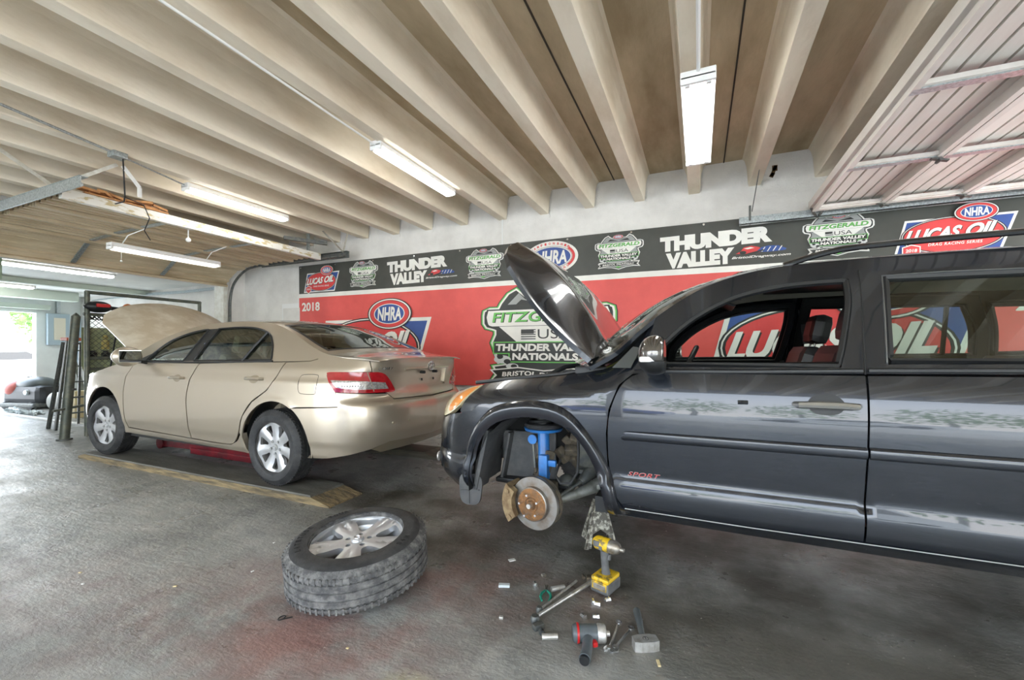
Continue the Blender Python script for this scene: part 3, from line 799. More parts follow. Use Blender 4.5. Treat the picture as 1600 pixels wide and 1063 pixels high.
    rw = [(r0 - .01, -.90), (r0 + .02, -.94)] + [(r1, -.93), (r1 + .015, -.4), (r1 + .02, 0), (r1 + .015, .4), (r1, .93)] + [(r0 + .02, .94), (r0 - .01, .90), (r0 - .01, 0)]
    patch('rear_shelf_surround', [(sA(1.02), -1), (sA(1.88), -1), (sA(1.88), 1), (sA(1.02), 1)], TF, G, root, res=.05, holes=[rw], out=(1, 0, 1), skirt=.01)
    bk = patch('rear_window', shrink(rw, -.01), T(-.006), M['glass_back'], root, res=.06, skirt=0, out=(1, 0, 1))
    band = shrink(rw, .045)
    patch('rear_window_border', rw, T(-.004), M['black'], bk, res=.05, holes=[band], skirt=0, out=(1, 0, 1))
    # boot lid top and back
    patch('boot_lid', [(sA(1.885), -.93), (sA(2.1), -.92), (T.L, -.88), (T.L, .88), (sA(2.1), .92), (sA(1.885), .93)], TF, G, root, res=.045, out=(0, 0, 1), skirt=.01)
    for sg in (-1, 1):
        patch('boot_shoulder', [(sA(1.885), sg * 1.0), (T.L, sg * 1.0), (T.L, sg * .89), (sA(2.1), sg * .93), (sA(1.885), sg * .94)], TF, G, root, res=.045, out=(0, 0, 1), skirt=.01)
    RB = P.rear(0)
    ztop = 1.10
    hw = .735
    rec = crom([(-.345, 1.000, 'c'), (.345, 1.000, 'c'), (.325, .86), (.30, .838), (-.30, .838), (-.325, .86)], 4, True)
    back = [(-hw, ztop), (hw, ztop), (.70, .93), (.56, .815), (.50, .765), (0, .755), (-.50, .765), (-.56, .815), (-.70, .93)]
    lid = patch('boot_lid_back', back, RB, G, root, res=.035, holes=[rec], out=(1, 0, 0), skirt=.02, hole_skirt=.022)
    patch('plate_recess', shrink(rec, -.01), lambda q, z: (lambda p: (p[0] - .020, p[1], p[2]))(RB(q, z)), G, lid, res=.05, out=(1, 0, 0), skirt=0)
    # band between lid top and back
    lipc = []
    m = MB(); nv = 24; A = [Vector(TF(T.L, -1 + 2 * i / nv)) for i in range(nv + 1)]
    B = []
    for i in range(nv + 1):
        v = -1 + 2 * i / nv; B.append(Vector(RB(v * .80, ztop)))
    rows = [[a.lerp(b, t) + Vector((.012 * math.sin(PI * t), 0, .008 * math.sin(PI * t))) for a, b in zip(A, B)] for t in (0, .25, .5, .75, 1)]
    vs = [p for r in rows for p in r]; W = nv + 1
    m.add(vs, [(r * W + i, r * W + i + 1, (r + 1) * W + i + 1, (r + 1) * W + i) for r in range(4) for i in range(nv)], True); m.build('boot_lip', G, lid)
    for sg in (-1, 1):
        pass
    c = RB(0, 1.045); emblem(lid, (c[0] + .006, 0, 1.035), .052)
    pipe_on('plate_handle', [(-.36, 1.012), (-.1, 1.014), (.1, 1.014), (.36, 1.012)], P.rear(.004), .012, G, lid, n=8)
    for y, z in ((-.10, .975), (.10, .975)): MB().cyl((P.at(P.p1)[0] - .11, y, z), (P.at(P.p1)[0] - .06, y, z), .014, 10).build('plate_screw', M['black'], lid)
    for y, z in ((-.09, .905), (.10, .905)): MB().box((P.at(P.p1)[0] - .102, y, z), (.012, .010, .022)).build('screw_hole', M['black'], lid)
    v, f = fit_text('CAMRY', 0, .155, 0, .024, bold=.012, shear=.25, space=1.25)
    m = MB(); m.add([RB(-.66 + p[0], 1.012 + p[1])[:3] for p in v], f)
    m.v = [(a + .004, b_ - .0, c_) for a, b_, c_ in m.v]; m.build('badge_lettering', M['chrome'], lid, fix=False)
    # bumper (rear), wrapping both corners
    q0 = P.p1
    right = [(q0 - 1.635 - .0, .692), (q0 - 2.07, .712), (q0 - 2.045, .832), (.86, .820), (.56, .808), (.505, .757), (0, .747)]
    low = [(q0 - 1.74, .272), (q0 - 1.95, .285), (q0 - 2.2, .325), (.72, .352), (.55, .40), (0, .385)]
    arcs = arc_pts(RA[0], RA[1], RA[2], -9, 60, 10)
    half = [(q0 - a, b_) for a, b_ in arcs]
    out_h = half + right[1:]
    full = [(a, b_) for a, b_ in low] ; 
    poly = [(a, b_) for a, b_ in out_h] + [(-a, b_) for a, b_ in out_h[::-1][1:]] + [(-a, b_) for a, b_ in low[:-1]] + [(0, .385)] + [(a, b_) for a, b_ in low[:-1][::-1]]
    bmp = patch('rear_bumper', poly, RB, G, root, res=.04, out=lambda p: (1 if p.x > 2.0 else .3, p.y * 1.2, 0), skirt=.03)
    skl = [(.72, .345), (.55, .395), (.44, .452), (0, .452), (-.44, .452), (-.55, .395), (-.72, .345), (-.60, .30), (0, .30), (.60, .30)]
    patch('diffuser', skl, P.rear(-.012), M['gold_shade'], bmp, res=.04, out=(1, 0, 0), skirt=.02)  # lower bumper band, its shade put into the darker gold
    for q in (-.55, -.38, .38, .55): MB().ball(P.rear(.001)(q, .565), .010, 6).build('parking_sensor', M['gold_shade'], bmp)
    # front bumper and grille
    f0 = P.p0; F0 = P.front(0)
    arcs = arc_pts(FA[0], FA[1], FA[2], 170, 188, 4)
    ho = [(a - f0, b_) for a, b_ in arcs[::-1]] + [(-1.845 - f0, .48), (-1.905 - f0, .62), (.86, .67), (.45, .61), (.38, .60), (0, .60)]
    lo = [(-1.82 - f0, .25), (.7, .22), (0, .20)]
    poly = ho + [(-a, b_) for a, b_ in ho[::-1][1:]] + [(-a, b_) for a, b_ in lo[:-1]] + [(0, .20)] + [(a, b_) for a, b_ in lo[:-1][::-1]]
    patch('front_bumper', poly, F0, G, root, res=.05, out=lambda p: (-1, p.y, 0), skirt=.03)
    patch('grille', [(-.42, .615), (.42, .615), (.38, .74), (-.38, .74)], P.front(-.01), M['black'], root, res=.06, out=(-1, 0, 0), skirt=.02)
    # bonnet, standing open on its hinge
    hinge = Vector((-1.02, 0, 1.075)); ang = math.radians(-38)
    def hood(u, v):
        L = 1.02 + .24 * (1 - min(abs(v), 1) ** 2.2)
        x = -u * L; y = v * (.74 + .02 * u); z = .075 * (1 - abs(v) ** 3.0) - .16 * (max(u, 0) ** 1.5) * (1 - .2 * (1 - abs(v))) - .05 * abs(v) ** 6 + .015 * math.cos(v * 4.2) * math.sin(u * PI)
        p = Vector((x, y, z + .02)); p.rotate(Euler((0, -ang * -1, 0))) if False else None
        c_, s_ = math.cos(-ang), math.sin(-ang)
        return (hinge.x + p.x * c_ + p.z * s_ * .35, p.y, hinge.z - p.x * s_ + p.z * c_ + .0)
    o = [(0, -1), (0.5, -1), (.9, -1), (1, -.92), (1, -.5), (1, 0), (1, .5), (1, .92), (.9, 1), (.5, 1), (0, 1), (0, 0)]
    bon = patch('bonnet', o, hood, mat('dusty_bonnet', (0.50, 0.43, 0.32), 0.42, 0.2, col2=(0.70, 0.66, 0.56), scale=3.5, lo=.45, hi=.7, coat=.4), root, res=.05, out=(.3, 0, 1), skirt=.025)
    def hood_in(u, v): a = hood(u, v); return (a[0] - .014, a[1] * .985, a[2] - .020)
    patch('bonnet_liner', shrink(o, .02), hood_in, mat('bonnet_inner', (0.30, 0.26, 0.19), 0.6), bon, res=.07, out=(-.3, 0, -1), skirt=0)
    MB().bar((-1.95, -.62, .88), (-1.80, -.60, 1.50), .012, .012).build('prop_rod', M['black'], root)
    # engine bay, floor pan, cabin
    MB().box((-1.55, 0, .62), (.75, 1.15, .36), None, .08).build('engine', M['iron'], root)
    MB().bx(-2.1, -1.0, -.75, .75, .30, .45).build('engine_bay_tray', M['black'], root)
    MB().bx(-.98, 1.9, -.60, .60, .24, .34).build('floor_pan', M['black'], root)
    MB().bx(-.98, .95, -.84, .84, .24, .32).build('floor_side', M['black'], root)
    MB().bx(1.35, 1.9, -.66, .66, .95, 1.06).build('parcel_shelf', M['cabin'], root)
    MB().box((-.82, 0, .92), (.42, 1.5, .22), None, .08).build('dashboard', M['cabin'], root)
    steering_wheel(root, (-.50, -.38, .98))
    for y in (-.38, .38): seat(root, -.15, y, .42, M['seat_beige'])
    MB().box((.80, 0, .52), (.5, 1.35, .16), None, .06).build('rear_bench', M['seat_beige'], root)
    MB().box((1.15, 0, .84), (.16, 1.35, .62), (0, .3, 0), .06).build('rear_backrest', M['seat_beige'], root)
    for y in (-.42, 0, .42): MB().box((1.30, y, 1.14), (.10, .25, .15), (0, .2, 0), .04).build('rear_headrest', M['seat_beige'], root)
    MB().box((0.13, -.60, 1.16), (.03, .28, .20), (0, .2, 0), .03).build('headrest_cover', mat('blue_print_cloth', (.45, .47, .5), .8, col2=(.05, .08, .25), scale=14), root)
    return root
M['gold_shade'] = paint('champagne_shade_trim', (0.30, 0.25, 0.17), 0.4, 0.4)  # gold with recess and underside shade put in; also colours seams and sensors
M['mirror'] = mat('mirror_glass', (0.75, 0.77, 0.78), 0.02, 1.0)
M['glass_back'] = glassmat('rear_glass', (0.28, 0.42, 0.36), 0.16)
SEDAN = build_sedan()
# ================================================================== THE DARK SPORT UTILITY CAR
def build_suv():
    root = empty('sport_utility_car', (0.51, 2.985, 0), label='dark slate sport utility car with raised bonnet and its front wheel taken off', cat='car')
    G = M['dark_paint']
    os_ = pchip([(.40, -.11), (.435, -.075), (.47, -.040), (.51, -.018), (.58, -.010), (.60, -.012), (.635, -.030), (.66, -.026), (.75, -.012), (.85, 0), (.95, .002), (1.03, -.006), (1.10, -.022), (1.16, -.045), (1.22, -.070), (1.35, -.120), (1.50, -.180), (1.60, -.235), (1.68, -.30)])
    orr = pchip([(.40, -.10), (.55, 0), (.8, 0), (.9, -.05), (1.2, -.09), (1.6, -.26)])
    off = pchip([(.34, -.16), (.42, -.06), (.50, -.01), (.62, 0), (.74, -.005), (.82, -.03), (.95, -.10), (1.05, -.22)])
    P = Plan([(-2.20, 0), (-2.165, .35), (-2.075, .60), (-1.93, .755), (-1.72, .84), (-1.3, .885), (-.7, .903), (0, .908), (.9, .905), (1.5, .885), (1.9, .84), (2.15, .72), (2.27, .5), (2.31, 0)], os_, orr, off)
    ztop = pchip([(-2.2, .98), (-1.8, 1.045), (-1.3, 1.105), (-.95, 1.17), (-.8, 1.24)])
    def roll(x, z):
        if x > -.72: return 0
        k = min(1, (-.72 - x) / .25); t = max(0, (z - (ztop(x) - .13)) / .13)
        return -.115 * t * t * k
    RLp = [(-1.02, 1.165), (-.89, 1.245), (-.76, 1.370), (-.60, 1.492), (-.45, 1.575), (-.28, 1.627), (-.08, 1.652), (.3, 1.662), (.9, 1.660), (1.5, 1.64), (1.92, 1.59), (2.10, 1.50)]
    def ye(x, z):
        px, py, nx, ny = P.at(min(x, 1.9)); return py + ny * os_(z)
    bow = pchip([(-1.1, -.26), (-.6, -.20), (-.2, -.08), (.3, 0), (1.4, .03), (2.1, .08)])
    crown = pchip([(-1.1, .015), (-.6, .04), (.2, .055), (1.2, .055), (2.1, .03)])
    T = Top(RLp, ye, bow, crown, 3.2); TF = T(); sA = T.s_of_x
    outer = crom([(-1.785, .44), (-1.785, .558), (-1.732, .743), (-1.575, .925), (-1.342, .985), (-1.134, .954), (-.985, .800), (-.895, .62), (-.860, .44)], 8)
    inner = crom([(-1.700, .44), (-1.700, .567), (-1.655, .718), (-1.537, .850), (-1.320, .900), (-1.134, .862), (-1.02, .741), (-.948, .56), (-.930, .44)], 8)
    for sg, sd in ((-1, 'near'), (1, 'far')):
        S = P.side(sg, 0, roll); outv = (0, sg, 0)
        w1 = crom([(-.715, 1.172, 'c'), (-.700, 1.245), (-.671, 1.292), (-.544, 1.409), (-.368, 1.505), (-.171, 1.552), (.019, 1.564), (.088, 1.562, 'c'), (.085, 1.45), (.050, 1.28), (.022, 1.180, 'c')], 6)
        w2 = crom([(.175, 1.195, 'c'), (.190, 1.40), (.206, 1.570, 'c'), (.60, 1.565), (1.05, 1.555, 'c'), (1.12, 1.40), (1.15, 1.21, 'c')], 6)
        w3 = crom([(1.25, 1.22, 'c'), (1.22, 1.40), (1.17, 1.55, 'c'), (1.5, 1.54), (1.75, 1.50, 'c'), (1.87, 1.36), (1.90, 1.25, 'c')], 6)
        rail = crom(RLp[:-1], 6)
        up = rail + [(2.0, 1.2)] + [(1.2, 1.175), (.6, 1.165), (.10, 1.158), (-.30, 1.148), (-.72, 1.140), (-.90, 1.137), (-1.0, 1.15)]
        patch('roof_pillar', up, S, G, root, res=.045, holes=[w1, w2, w3], out=outv, skirt=.02, hole_skirt=.03)
        Sg = P.side(sg, -.016)
        if sg > 0: patch('side_window', shrink(w1, -.004), Sg, M['glass_clear'], root, res=.08, skirt=0, out=outv)
        for w in (w2, w3): patch('side_window', shrink(w, -.004), Sg, M['privacy'] if sg < 0 else M['glass_clear'], root, res=.08, skirt=0, out=outv)
        # black inner frame lining each opening
        for w in (w1, w2, w3):
            pipe_on('window_seal', shrink(w, .010), P.side(sg, -.012), .014, M['black'], root, closed=True, n=6)
        pipe_on('window_trim', [(.171, 1.20), (.188, 1.40), (.203, 1.568), (.40, 1.571), (1.05, 1.560)], P.side(sg, .002), .004, M['chrome_dim'] if sg < 0 else M['black'], root, n=6)
        patch('inner_door_frame', shrink(w1, -.035), P.side(sg, -.05), M['black'], root, res=.06, holes=[shrink(w1, .004)], out=outv, skirt=.02)
        patch('inner_door_frame', shrink(w2, -.05), P.side(sg, -.07), M['liner'], root, res=.06, holes=[shrink(w2, .012)], out=outv, skirt=.02)
        pipe_on('quarter_bar', [(1.00, 1.20), (.97, 1.56)], P.side(sg, -.01), .014, M['black'], root)
        for gx, a, b in (((.115, .100), 1.16, 1.635),):
            pipe_on('door_gap', [(.098, 1.155), (.108, 1.30), (.122, 1.50), (.128, 1.60)], P.side(sg, .0005), .0035, M['black'], root, n=5)
        pipe_on('belt_seal', [(-.70, 1.152), (-.30, 1.158), (.09, 1.169)], P.side(sg, .003), .010, M['black'], root, n=6)
        pipe_on('belt_seal', [(.108, 1.170), (.5, 1.177), (1.15, 1.187)], P.side(sg, .003), .010, M['black'], root, n=6)
        # triangular front light behind the mirror and door sail
        tri = [(-.905, 1.160), (-.775, 1.310), (-.735, 1.165)]
        patch('sail_panel', [(-.80, 1.158), (-.735, 1.30), (-.70, 1.300), (-.690, 1.30), (-.715, 1.17)], P.side(sg, .003), M['black'], root, res=.05, out=outv)
        patch('corner_window', crom([(-.905, 1.165, 'c'), (-.81, 1.27, 'c'), (-.78, 1.255), (-.815, 1.165, 'c')], 4), P.side(sg, .002), M['privacy_solid'], root, res=.04, out=outv, skirt=.004)
        # doors
        d1 = crom([(-.735, 1.145, 'c'), (-.80, 1.13), (-.86, 1.075), (-.905, .96), (-.918, .85), (-.915, .68), (-.89, .56), (-.845, .488, 'c'), (-.50, .486), (.087, .492, 'c'), (.092, .86), (.098, 1.150, 'c')], 6)
        patch('front_door', shrink(d1, .0015), S, G, root, res=.035, out=outv)
        d2 = crom([(.103, 1.150, 'c'), (.096, .86), (.092, .492, 'c'), (.6, .492), (.88, .50), (.96, .58), (1.0, .72), (1.08, .84), (1.17, .94), (1.21, 1.165, 'c')], 6)
        patch('rear_door', shrink(d2, .0015), S, G, root, res=.035, out=outv)
        # bump strips and handles
        for a, b, tp in ((-.852, .090, 1), (.098, 1.05, 0)):
            st = crom([(a, .832), (a + .02 * tp + .001, .850), (a + .10 * tp + .002, .864), (b, .870, 'c'), (b, .826, 'c'), (a + .10 * tp + .002, .820), (a + .02 * tp + .001, .820)] if tp else [(a, .871, 'c'), (b, .874, 'c'), (b, .826, 'c'), (a, .826, 'c')], 4, True)
            def fm(p, z, c=.847): return P.side(sg, .002 + .013 * max(0, 1 - ((z - c) / .027) ** 4))(p, z)
            patch('bump_strip', st, fm, M['dark_paint'], root, res=.012 if sg < 0 else .03, out=outv, skirt=.012)
        for hx, hz in ((-.04, 1.030), (.98, 1.04)):
            h = MB(); pts = [Vector(P.side(sg, l)(hx + a, hz + b)) for a, b, l in ((-.108, 0, .0), (-.095, .0, .030), (-.03, .003, .038), (.04, .003, .038), (.095, .0, .032), (.108, 0, .002))]
            h.tube(pts, [.010, .0135, .015, .015, .0135, .011], 8); h.build('door_handle', M['handle'], root)
            cup = crom([(hx - .064, hz), (hx - .042, hz + .034), (hx, hz + .046), (hx + .042, hz + .034), (hx + .064, hz), (hx + .035, hz - .036), (hx - .035, hz - .036)], 6, True)
            patch('handle_recess', cup, P.side(sg, .0015), M['black'], root, res=.02, out=outv, skirt=0)
        kb = MB(); kb.tube([P.side(sg, .004)(-.355, 1.026), P.side(sg, .006)(-.335, 1.027), P.side(sg, .004)(-.318, 1.027)], .009, 8); kb.build('trim_button', G, root)
        # fender between door, flare, headlamp and bonnet
        i0 = 6; of_ = [p for p in outer if p[1] > .46]
        fen = [(-.855, .487), (-.898, .56), (-.923, .68), (-.926, .85), (-.913, .965), (-.868, 1.082), (-.805, 1.137), (-.74, 1.15), (-.90, 1.16), (-.98, 1.150), (-1.2, 1.112), (-1.5, 1.082), (-1.70, 1.052), (-1.755, .985), (-1.80, .90)] + [p for p in outer if p[1] > .745 or p[0] > -1.3][0:]
        fen = [p for p in fen]
        patch('front_fender', fen, S, G, root, res=.035, out=outv)
        # flared arch
        def af(t, w, lift=.030):
            k = t * (len(outer) - 1); i = min(int(max(k, 0)), len(outer) - 2); f = k - i
            a = (outer[i][0] + (outer[i + 1][0] - outer[i][0]) * f, outer[i][1] + (outer[i + 1][1] - outer[i][1]) * f)
            b = (inner[i][0] + (inner[i + 1][0] - inner[i][0]) * f, inner[i][1] + (inner[i + 1][1] - inner[i][1]) * f)
            p = a[0] + (b[0] - a[0]) * w; z = a[1] + (b[1] - a[1]) * w
            l = lift * math.sin(PI / 2 * min(1, max(0, w) / .42)) ** .8 if w < .42 else lift * (1 - .45 * ((w - .42) / .58) ** 1.5)
            return P.side(sg, l, roll)(p, z)
        patch('wheel_arch_flare', [(0, 0), (.5, 0), (1, 0), (1, 1), (.5, 1), (0, 1)], af, G, root, res=.03, out=outv, skirt=.035)
        # rocker
        rk = [(-.93, .484), (-.85, .480), (-.50, .478), (.09, .484), (.6, .484), (.90, .488), (.93, .43), (.6, .425), (-.3, .425), (-.93, .432)]
        patch('rocker_panel', rk, S, G, root, res=.035, out=outv, skirt=.08)
        pipe_on('sill_light_edge', [(-.84, .4815), (-.3, .4795), (.3, .484), (.9, .487)], P.side(sg, .001), .0022, M['seam_light'], root, n=5)
        # rear quarter
        rarc = arc_pts(1.33, .42, .40, -2, 172, 20)
        q = [(.94, .44)] + rarc[::-1][0:0] + [(.95, .50), (.985, .64), (1.03, .78), (1.09, .84), (1.178, .935), (1.218, 1.165), (1.6, 1.18), (2.0, 1.2), (P.p1 - .62, 1.2), (P.p1 - .62, .45), (1.76, .42)] + rarc[1:]
        patch('quarter_panel', q, S, G, root, res=.05, out=outv)
        # headlamp
        f0 = P.p0
        hl = crom([(-1.712, 1.047, 'c'), (-1.80, 1.03), (-1.95, .995), (-2.08, .95), (-2.16, .90, 'c'), (-2.13, .86), (-2.00, .845, 'c'), (-1.90, .875), (-1.80, .93, 'c')], 5)
        lamp = patch('headlamp', [(a, b) for a, b in hl], P.side(sg, .006, roll), M['lens_head'], root, res=.03, out=(-.5, sg, .2), skirt=.03)
        am = crom([(-1.728, 1.040, 'c'), (-1.80, 1.022), (-1.88, .98), (-1.93, .90), (-1.90, .888), (-1.81, .935)], 4, True)
        patch('amber_reflector', am, P.side(sg, .009, roll), M['lens_amber'], lamp, res=.03, out=(-.5, sg, .2), skirt=.003)
        # near bumper flank
        # wheel house
        w = MB(); pr = [(a, b) for a, b in inner]
        cpr = [(-1.315 + (a + 1.315) * 1.03, b + .01) for a, b in pr]
        vs = []
        for a, b in cpr: vs += [(a, sg * .86, b), (a, sg * .50, b)]
        w.add(vs, [(2 * i, 2 * i + 1, 2 * i + 3, 2 * i + 2) for i in range(len(cpr) - 1)], True)
        c = [(a, sg * .50, max(b, .62)) for a, b in cpr]; w.add(c, [tuple(range(len(c)))])
        w.build('wheel_house', M['liner'], root, fix=False)
        w = MB(); pr = arc_pts(1.33, .42, .42, -12, 192, 20); vs = []
        for a, b in pr: vs += [(a, sg * .86, b), (a, sg * .55, b)]
        w.add(vs, [(2 * i, 2 * i + 1, 2 * i + 3, 2 * i + 2) for i in range(len(pr) - 1)], True)
        c = [(a, sg * .55, b) for a, b in pr]; w.add(c, [tuple(range(len(c)))]); w.build('wheel_house', M['liner'], root, fix=False)
        make_wheel(root, (1.33, sg * .79, .362), .362, .225, .225, 'five', face=sg)
        if sg > 0: make_wheel(root, (-1.33, sg * .79, .362), .362, .225, .225, 'five', face=sg)
        # roof rail
        rr = crom([(-.14, 1.655), (-.05, 1.682), (.05, 1.705), (.16, 1.716), (.5, 1.722), (1.0, 1.722), (1.5, 1.712), (1.75, 1.69), (1.85, 1.655)], 5)
        m = MB(); m.tube([(a, sg * (.625 - .02 * abs(a - .8)), b) for a, b in rr], .014, 8)
        for x in (.75, 1.78): m.box((x, sg * .63, 1.685), (.10, .03, .05), None, .01)
        m.build('roof_rail', M['black_gloss'], root)
        # mirror
        mx = -.715
        mb = MB(); mb.ball((mx + .03, sg * 1.03, 1.238), .10, 14, (.72, 1.05, .80)); mb.move(lambda v: Vector((v.x if v.x < mx + .07 else mx + .07, v.y, v.z)))
        mir = mb.build('door_mirror', M['mirror_shell'], root)
        MB().box((mx + .060, sg * 1.03, 1.238), (.012, .150, .105), None, .03).build('mirror_glass', M['mirror'], mir)
        lo = MB(); lo.ball((mx + .03, sg * 1.03, 1.205), .10, 14, (.70, 1.0, .62)); lo.v = [(min(a, mx + .072), b, min(c, 1.205)) for a, b, c in lo.v]; lo.build('lower_shell', M['black'], mir)
        ind = MB(); ind.box((mx + .01, sg * 1.12, 1.213), (.075, .028, .024), (0, 0, sg * -.35), .008); ind.build('turn_signal', M['lens_ind'], mir)
        MB().bar((mx + .03, sg * .96, 1.185), (mx, sg * .84, 1.17), .08, .035, bev=.01).build('mirror_arm', M['black'], mir)
    # upper surface
    s0, s1 = sA(-1.02), sA(-.26)
    ws = [(s0 + .03, -.95), (s1 - .07, -.92)] + [(s1, v) for v in (-.86, -.4, 0, .4, .86)] + [(s1 - .07, .92), (s0 + .03, .95), (s0 + .03, 0)]
    patch('windscreen_surround', [(s0, -1), (sA(-.6), -1), (sA(-.2), -1), (sA(-.2), 1), (sA(-.6), 1), (s0, 1)], TF, G, root, res=.05, holes=[ws], out=(-1, 0, 1), skirt=.02)
    patch('windscreen', shrink(ws, -.01), T(-.008), M['glass_clear'], root, res=.08, skirt=0, out=(-1, 0, 1))
    patch('roof', [(sA(-.2), -1), (sA(1.98), -1), (sA(1.98), 1), (sA(-.2), 1)], TF, G, root, res=.06, out=(0, 0, 1), skirt=.02)
    patch('roof_lining', [(sA(-.3), -.93), (sA(1.9), -.93), (sA(1.9), .93), (sA(-.3), .93)], T(-.05), M['headlining'], root, res=.09, out=(0, 0, -1), skirt=0)
    MB().box((.20, 0, 1.640), (.62, .74, .02), None, .008).build('sunroof_blind', M['black'], root)
    patch('tailgate', [(-.62, .5), (.62, .5), (.62, 1.16), (-.62, 1.16)], P.rear(0), G, root, res=.08, out=(1, 0, 0))
    patch('tailgate_window', [(-.60, 1.18), (.60, 1.18), (.56, 1.55), (-.56, 1.55)], P.rear(0), M['privacy'], root, res=.08, out=(1, 0, 0))
    # bumper wrapping the nose
    f0 = P.p0; F0 = P.front(0)
    ed = [p for p in outer if p[0] < -1.6 and p[1] < .87]
    half = [(a - f0, b) for a, b in ed] + [(-1.80 - f0, .885), (-1.90 - f0, .865), (-2.00 - f0, .835), (-2.13 - f0, .85), (.30, .86), (0, .86)]
    low = [(-1.785 - f0, .40), (-1.95 - f0, .375), (.55, .37), (0, .37)]
    # fog lamp notch
    poly = half + [(-a, b) for a, b in half[::-1][1:]] + [(-a, b) for a, b in low[:-1]] + [(0, .37)] + [(a, b) for a, b in low[:-1][::-1]]
    bmp = patch('front_bumper', poly, F0, G, root, res=.04, out=lambda p: (-1 if p.x < -1.9 else -.2, p.y, 0), skirt=.03)
    fg = [(.50, .48), (.66, .50), (.68, .62), (.52, .62)]
    for sg in (-1, 1):
        patch('fog_lamp_housing', crom([(sg * a, b) for a, b in fg], 5, True), P.front(.003), M['black'], bmp, res=.03, out=(-1, sg * .8, 0), skirt=.004)
        c = P.front(.008)(sg * .60, .55); MB().ball(c, .035, 8, (.4, 1, 1)).build('fog_lamp', M['lens_clear'], bmp)
    patch('grille', [(-.45, .865), (.45, .865), (.50, .98), (-.50, .98)], P.front(-.01), M['black'], root, res=.06, out=(-1, 0, 0), skirt=.02)
    # open bonnet
    ang = math.radians(50)
    hx, hz = -1.02, 1.205
    def hood(u, v, dn=0.0):
        L = .815 + .16 * (1 - min(abs(v), 1) ** 2.4)
        px = u * L; a4 = min(abs(v), 1) ** 4; lf = (.075 * (1 - a4) - .052 * a4) * math.sin(min(1.0, max(u, 0)) * PI * .95) + .05 * (1 - a4) - .10 * max(u - .8, 0) * (1 - a4) - dn
        lf += .018 * math.exp(-((abs(v) - .62) / .10) ** 2)
        y = v * (.80 - .05 * u)
        return (hx - px * math.cos(ang) + lf * math.sin(ang), y, hz + px * math.sin(ang) + lf * math.cos(ang))
    o = [(0, -1), (.5, -1), (.88, -1), (.97, -.96), (1, -.85), (1, -.4), (1, 0), (1, .4), (1, .85), (.97, .96), (.88, 1), (.5, 1), (0, 1), (0, 0)]
    bon = patch('bonnet', o, hood, M['dark_paint'], root, res=.04, out=(.8, 0, .6), skirt=.03)
    patch('bonnet_liner', shrink(o, .03), lambda u, v: hood(u, v, .025), M['liner'], bon, res=.06, out=(-.8, 0, -.6), skirt=0)
    MB().bar((hx - .02, -.72, 1.13), (hx - .05, -.735, 1.235), .03, .02).build('bonnet_hinge', G, root)
    # engine bay bits
    MB().bx(-2.0, -1.05, -.47, .47, .55, .75).build('engine_bay_tray', M['black'], root)
    MB().box((-1.5, .05, .88), (.62, .95, .30), None, .07).build('engine', M['iron'], root)
    MB().box((-1.62, -.42, .98), (.24, .20, .16), None, .03).build('battery', M['black'], root)
    h = MB(); h.tube([(-1.32, -.66, 1.10), (-1.22, -.60, 1.155), (-1.12, -.45, 1.17), (-1.02, -.1, 1.18)], .014, 8); h.build('engine_hose', M['black'], root)
    h = MB(); h.tube([(-1.75, -.70, 1.055), (-1.5, -.705, 1.085), (-1.2, -.71, 1.12), (-1.02, -.70, 1.155)], .012, 7); h.build('bonnet_seal', M['black'], root)
    h = MB(); h.tube([(-1.06, -.735, 1.155), (-.98, -.72, 1.19), (-.92, -.70, 1.245)], .006, 6); h.build('cowl_strip', mat('yellow_seal', (.62, .58, .08), .5), root)
    m = MB()
    patchy = [(-1.10, 1.16), (-.95, 1.20)]
    MB().bx(-1.12, -.86, -.76, .76, 1.12, 1.165, .01).build('cowl_panel', M['black'], root)
    MB().bar((-1.06, -.60, 1.19), (-.80, -.30, 1.33), .016, .012).build('wiper', M['black'], root)
    # lettering and badge
    v, f = fit_text('SPORT', -.826, -.675, .645, .668, bold=.02, shear=.35, space=1.1)
    s = MB(); s.add([P.side(-1, .0035)(p[0], p[1]) for p in v], f); s.build('chrome_lettering', M['chrome'], root, fix=False)
    s = MB(); s.add([P.side(-1, .0045)(p[0] + .0015, p[1]) for p in fit_text('SPORT', -.824, -.678, .648, .6655, bold=-.008, shear=.35, space=1.1)[0]], fit_text('SPORT', 0, 1, 0, 1, bold=-.008, shear=.35, space=1.1)[1]); s.build('red_lettering', M['red_gloss'], root, fix=False)
    # cabin
    MB().bx(-1.0, 2.1, -.80, .80, .42, .50).build('floor_pan', M['black'], root)
    MB().box((-.86, 0, 1.05), (.34, 1.46, .24), None, .08).build('dashboard', M['black'], root)
    steering_wheel(root, (-.60, -.36, 1.10))
    for y in (-.37, .37): seat(root, -.23, y, .555, M['seat_black'])
    MB().box((.75, 0, .66), (.5, 1.3, .16), None, .06).build('rear_bench', M['seat_black'], root)
    MB().box((1.10, 0, .95), (.16, 1.3, .55), (0, .3, 0), .06).build('rear_backrest', M['seat_black'], root)
    for sg in (-1, 1):
        MB().box((-.15, sg * .82, .95), (1.35, .04, .34), None, .015).build('door_trim', M['black'], root)
        MB().box((.70, sg * .82, .95), (1.05, .04, .36), None, .015).build('door_trim', M['black'], root)
        MB().box((-.36, sg * .38, 1.575), (.16, .36, .018), (0, .35, 0), .008).build('sun_visor', M['black'], root)
    MB().bar((.20, .72, 1.30), (.17, .70, 1.55), .05, .03).build('belt_guide', M['black'], root)
    build_hub(root)
    return root

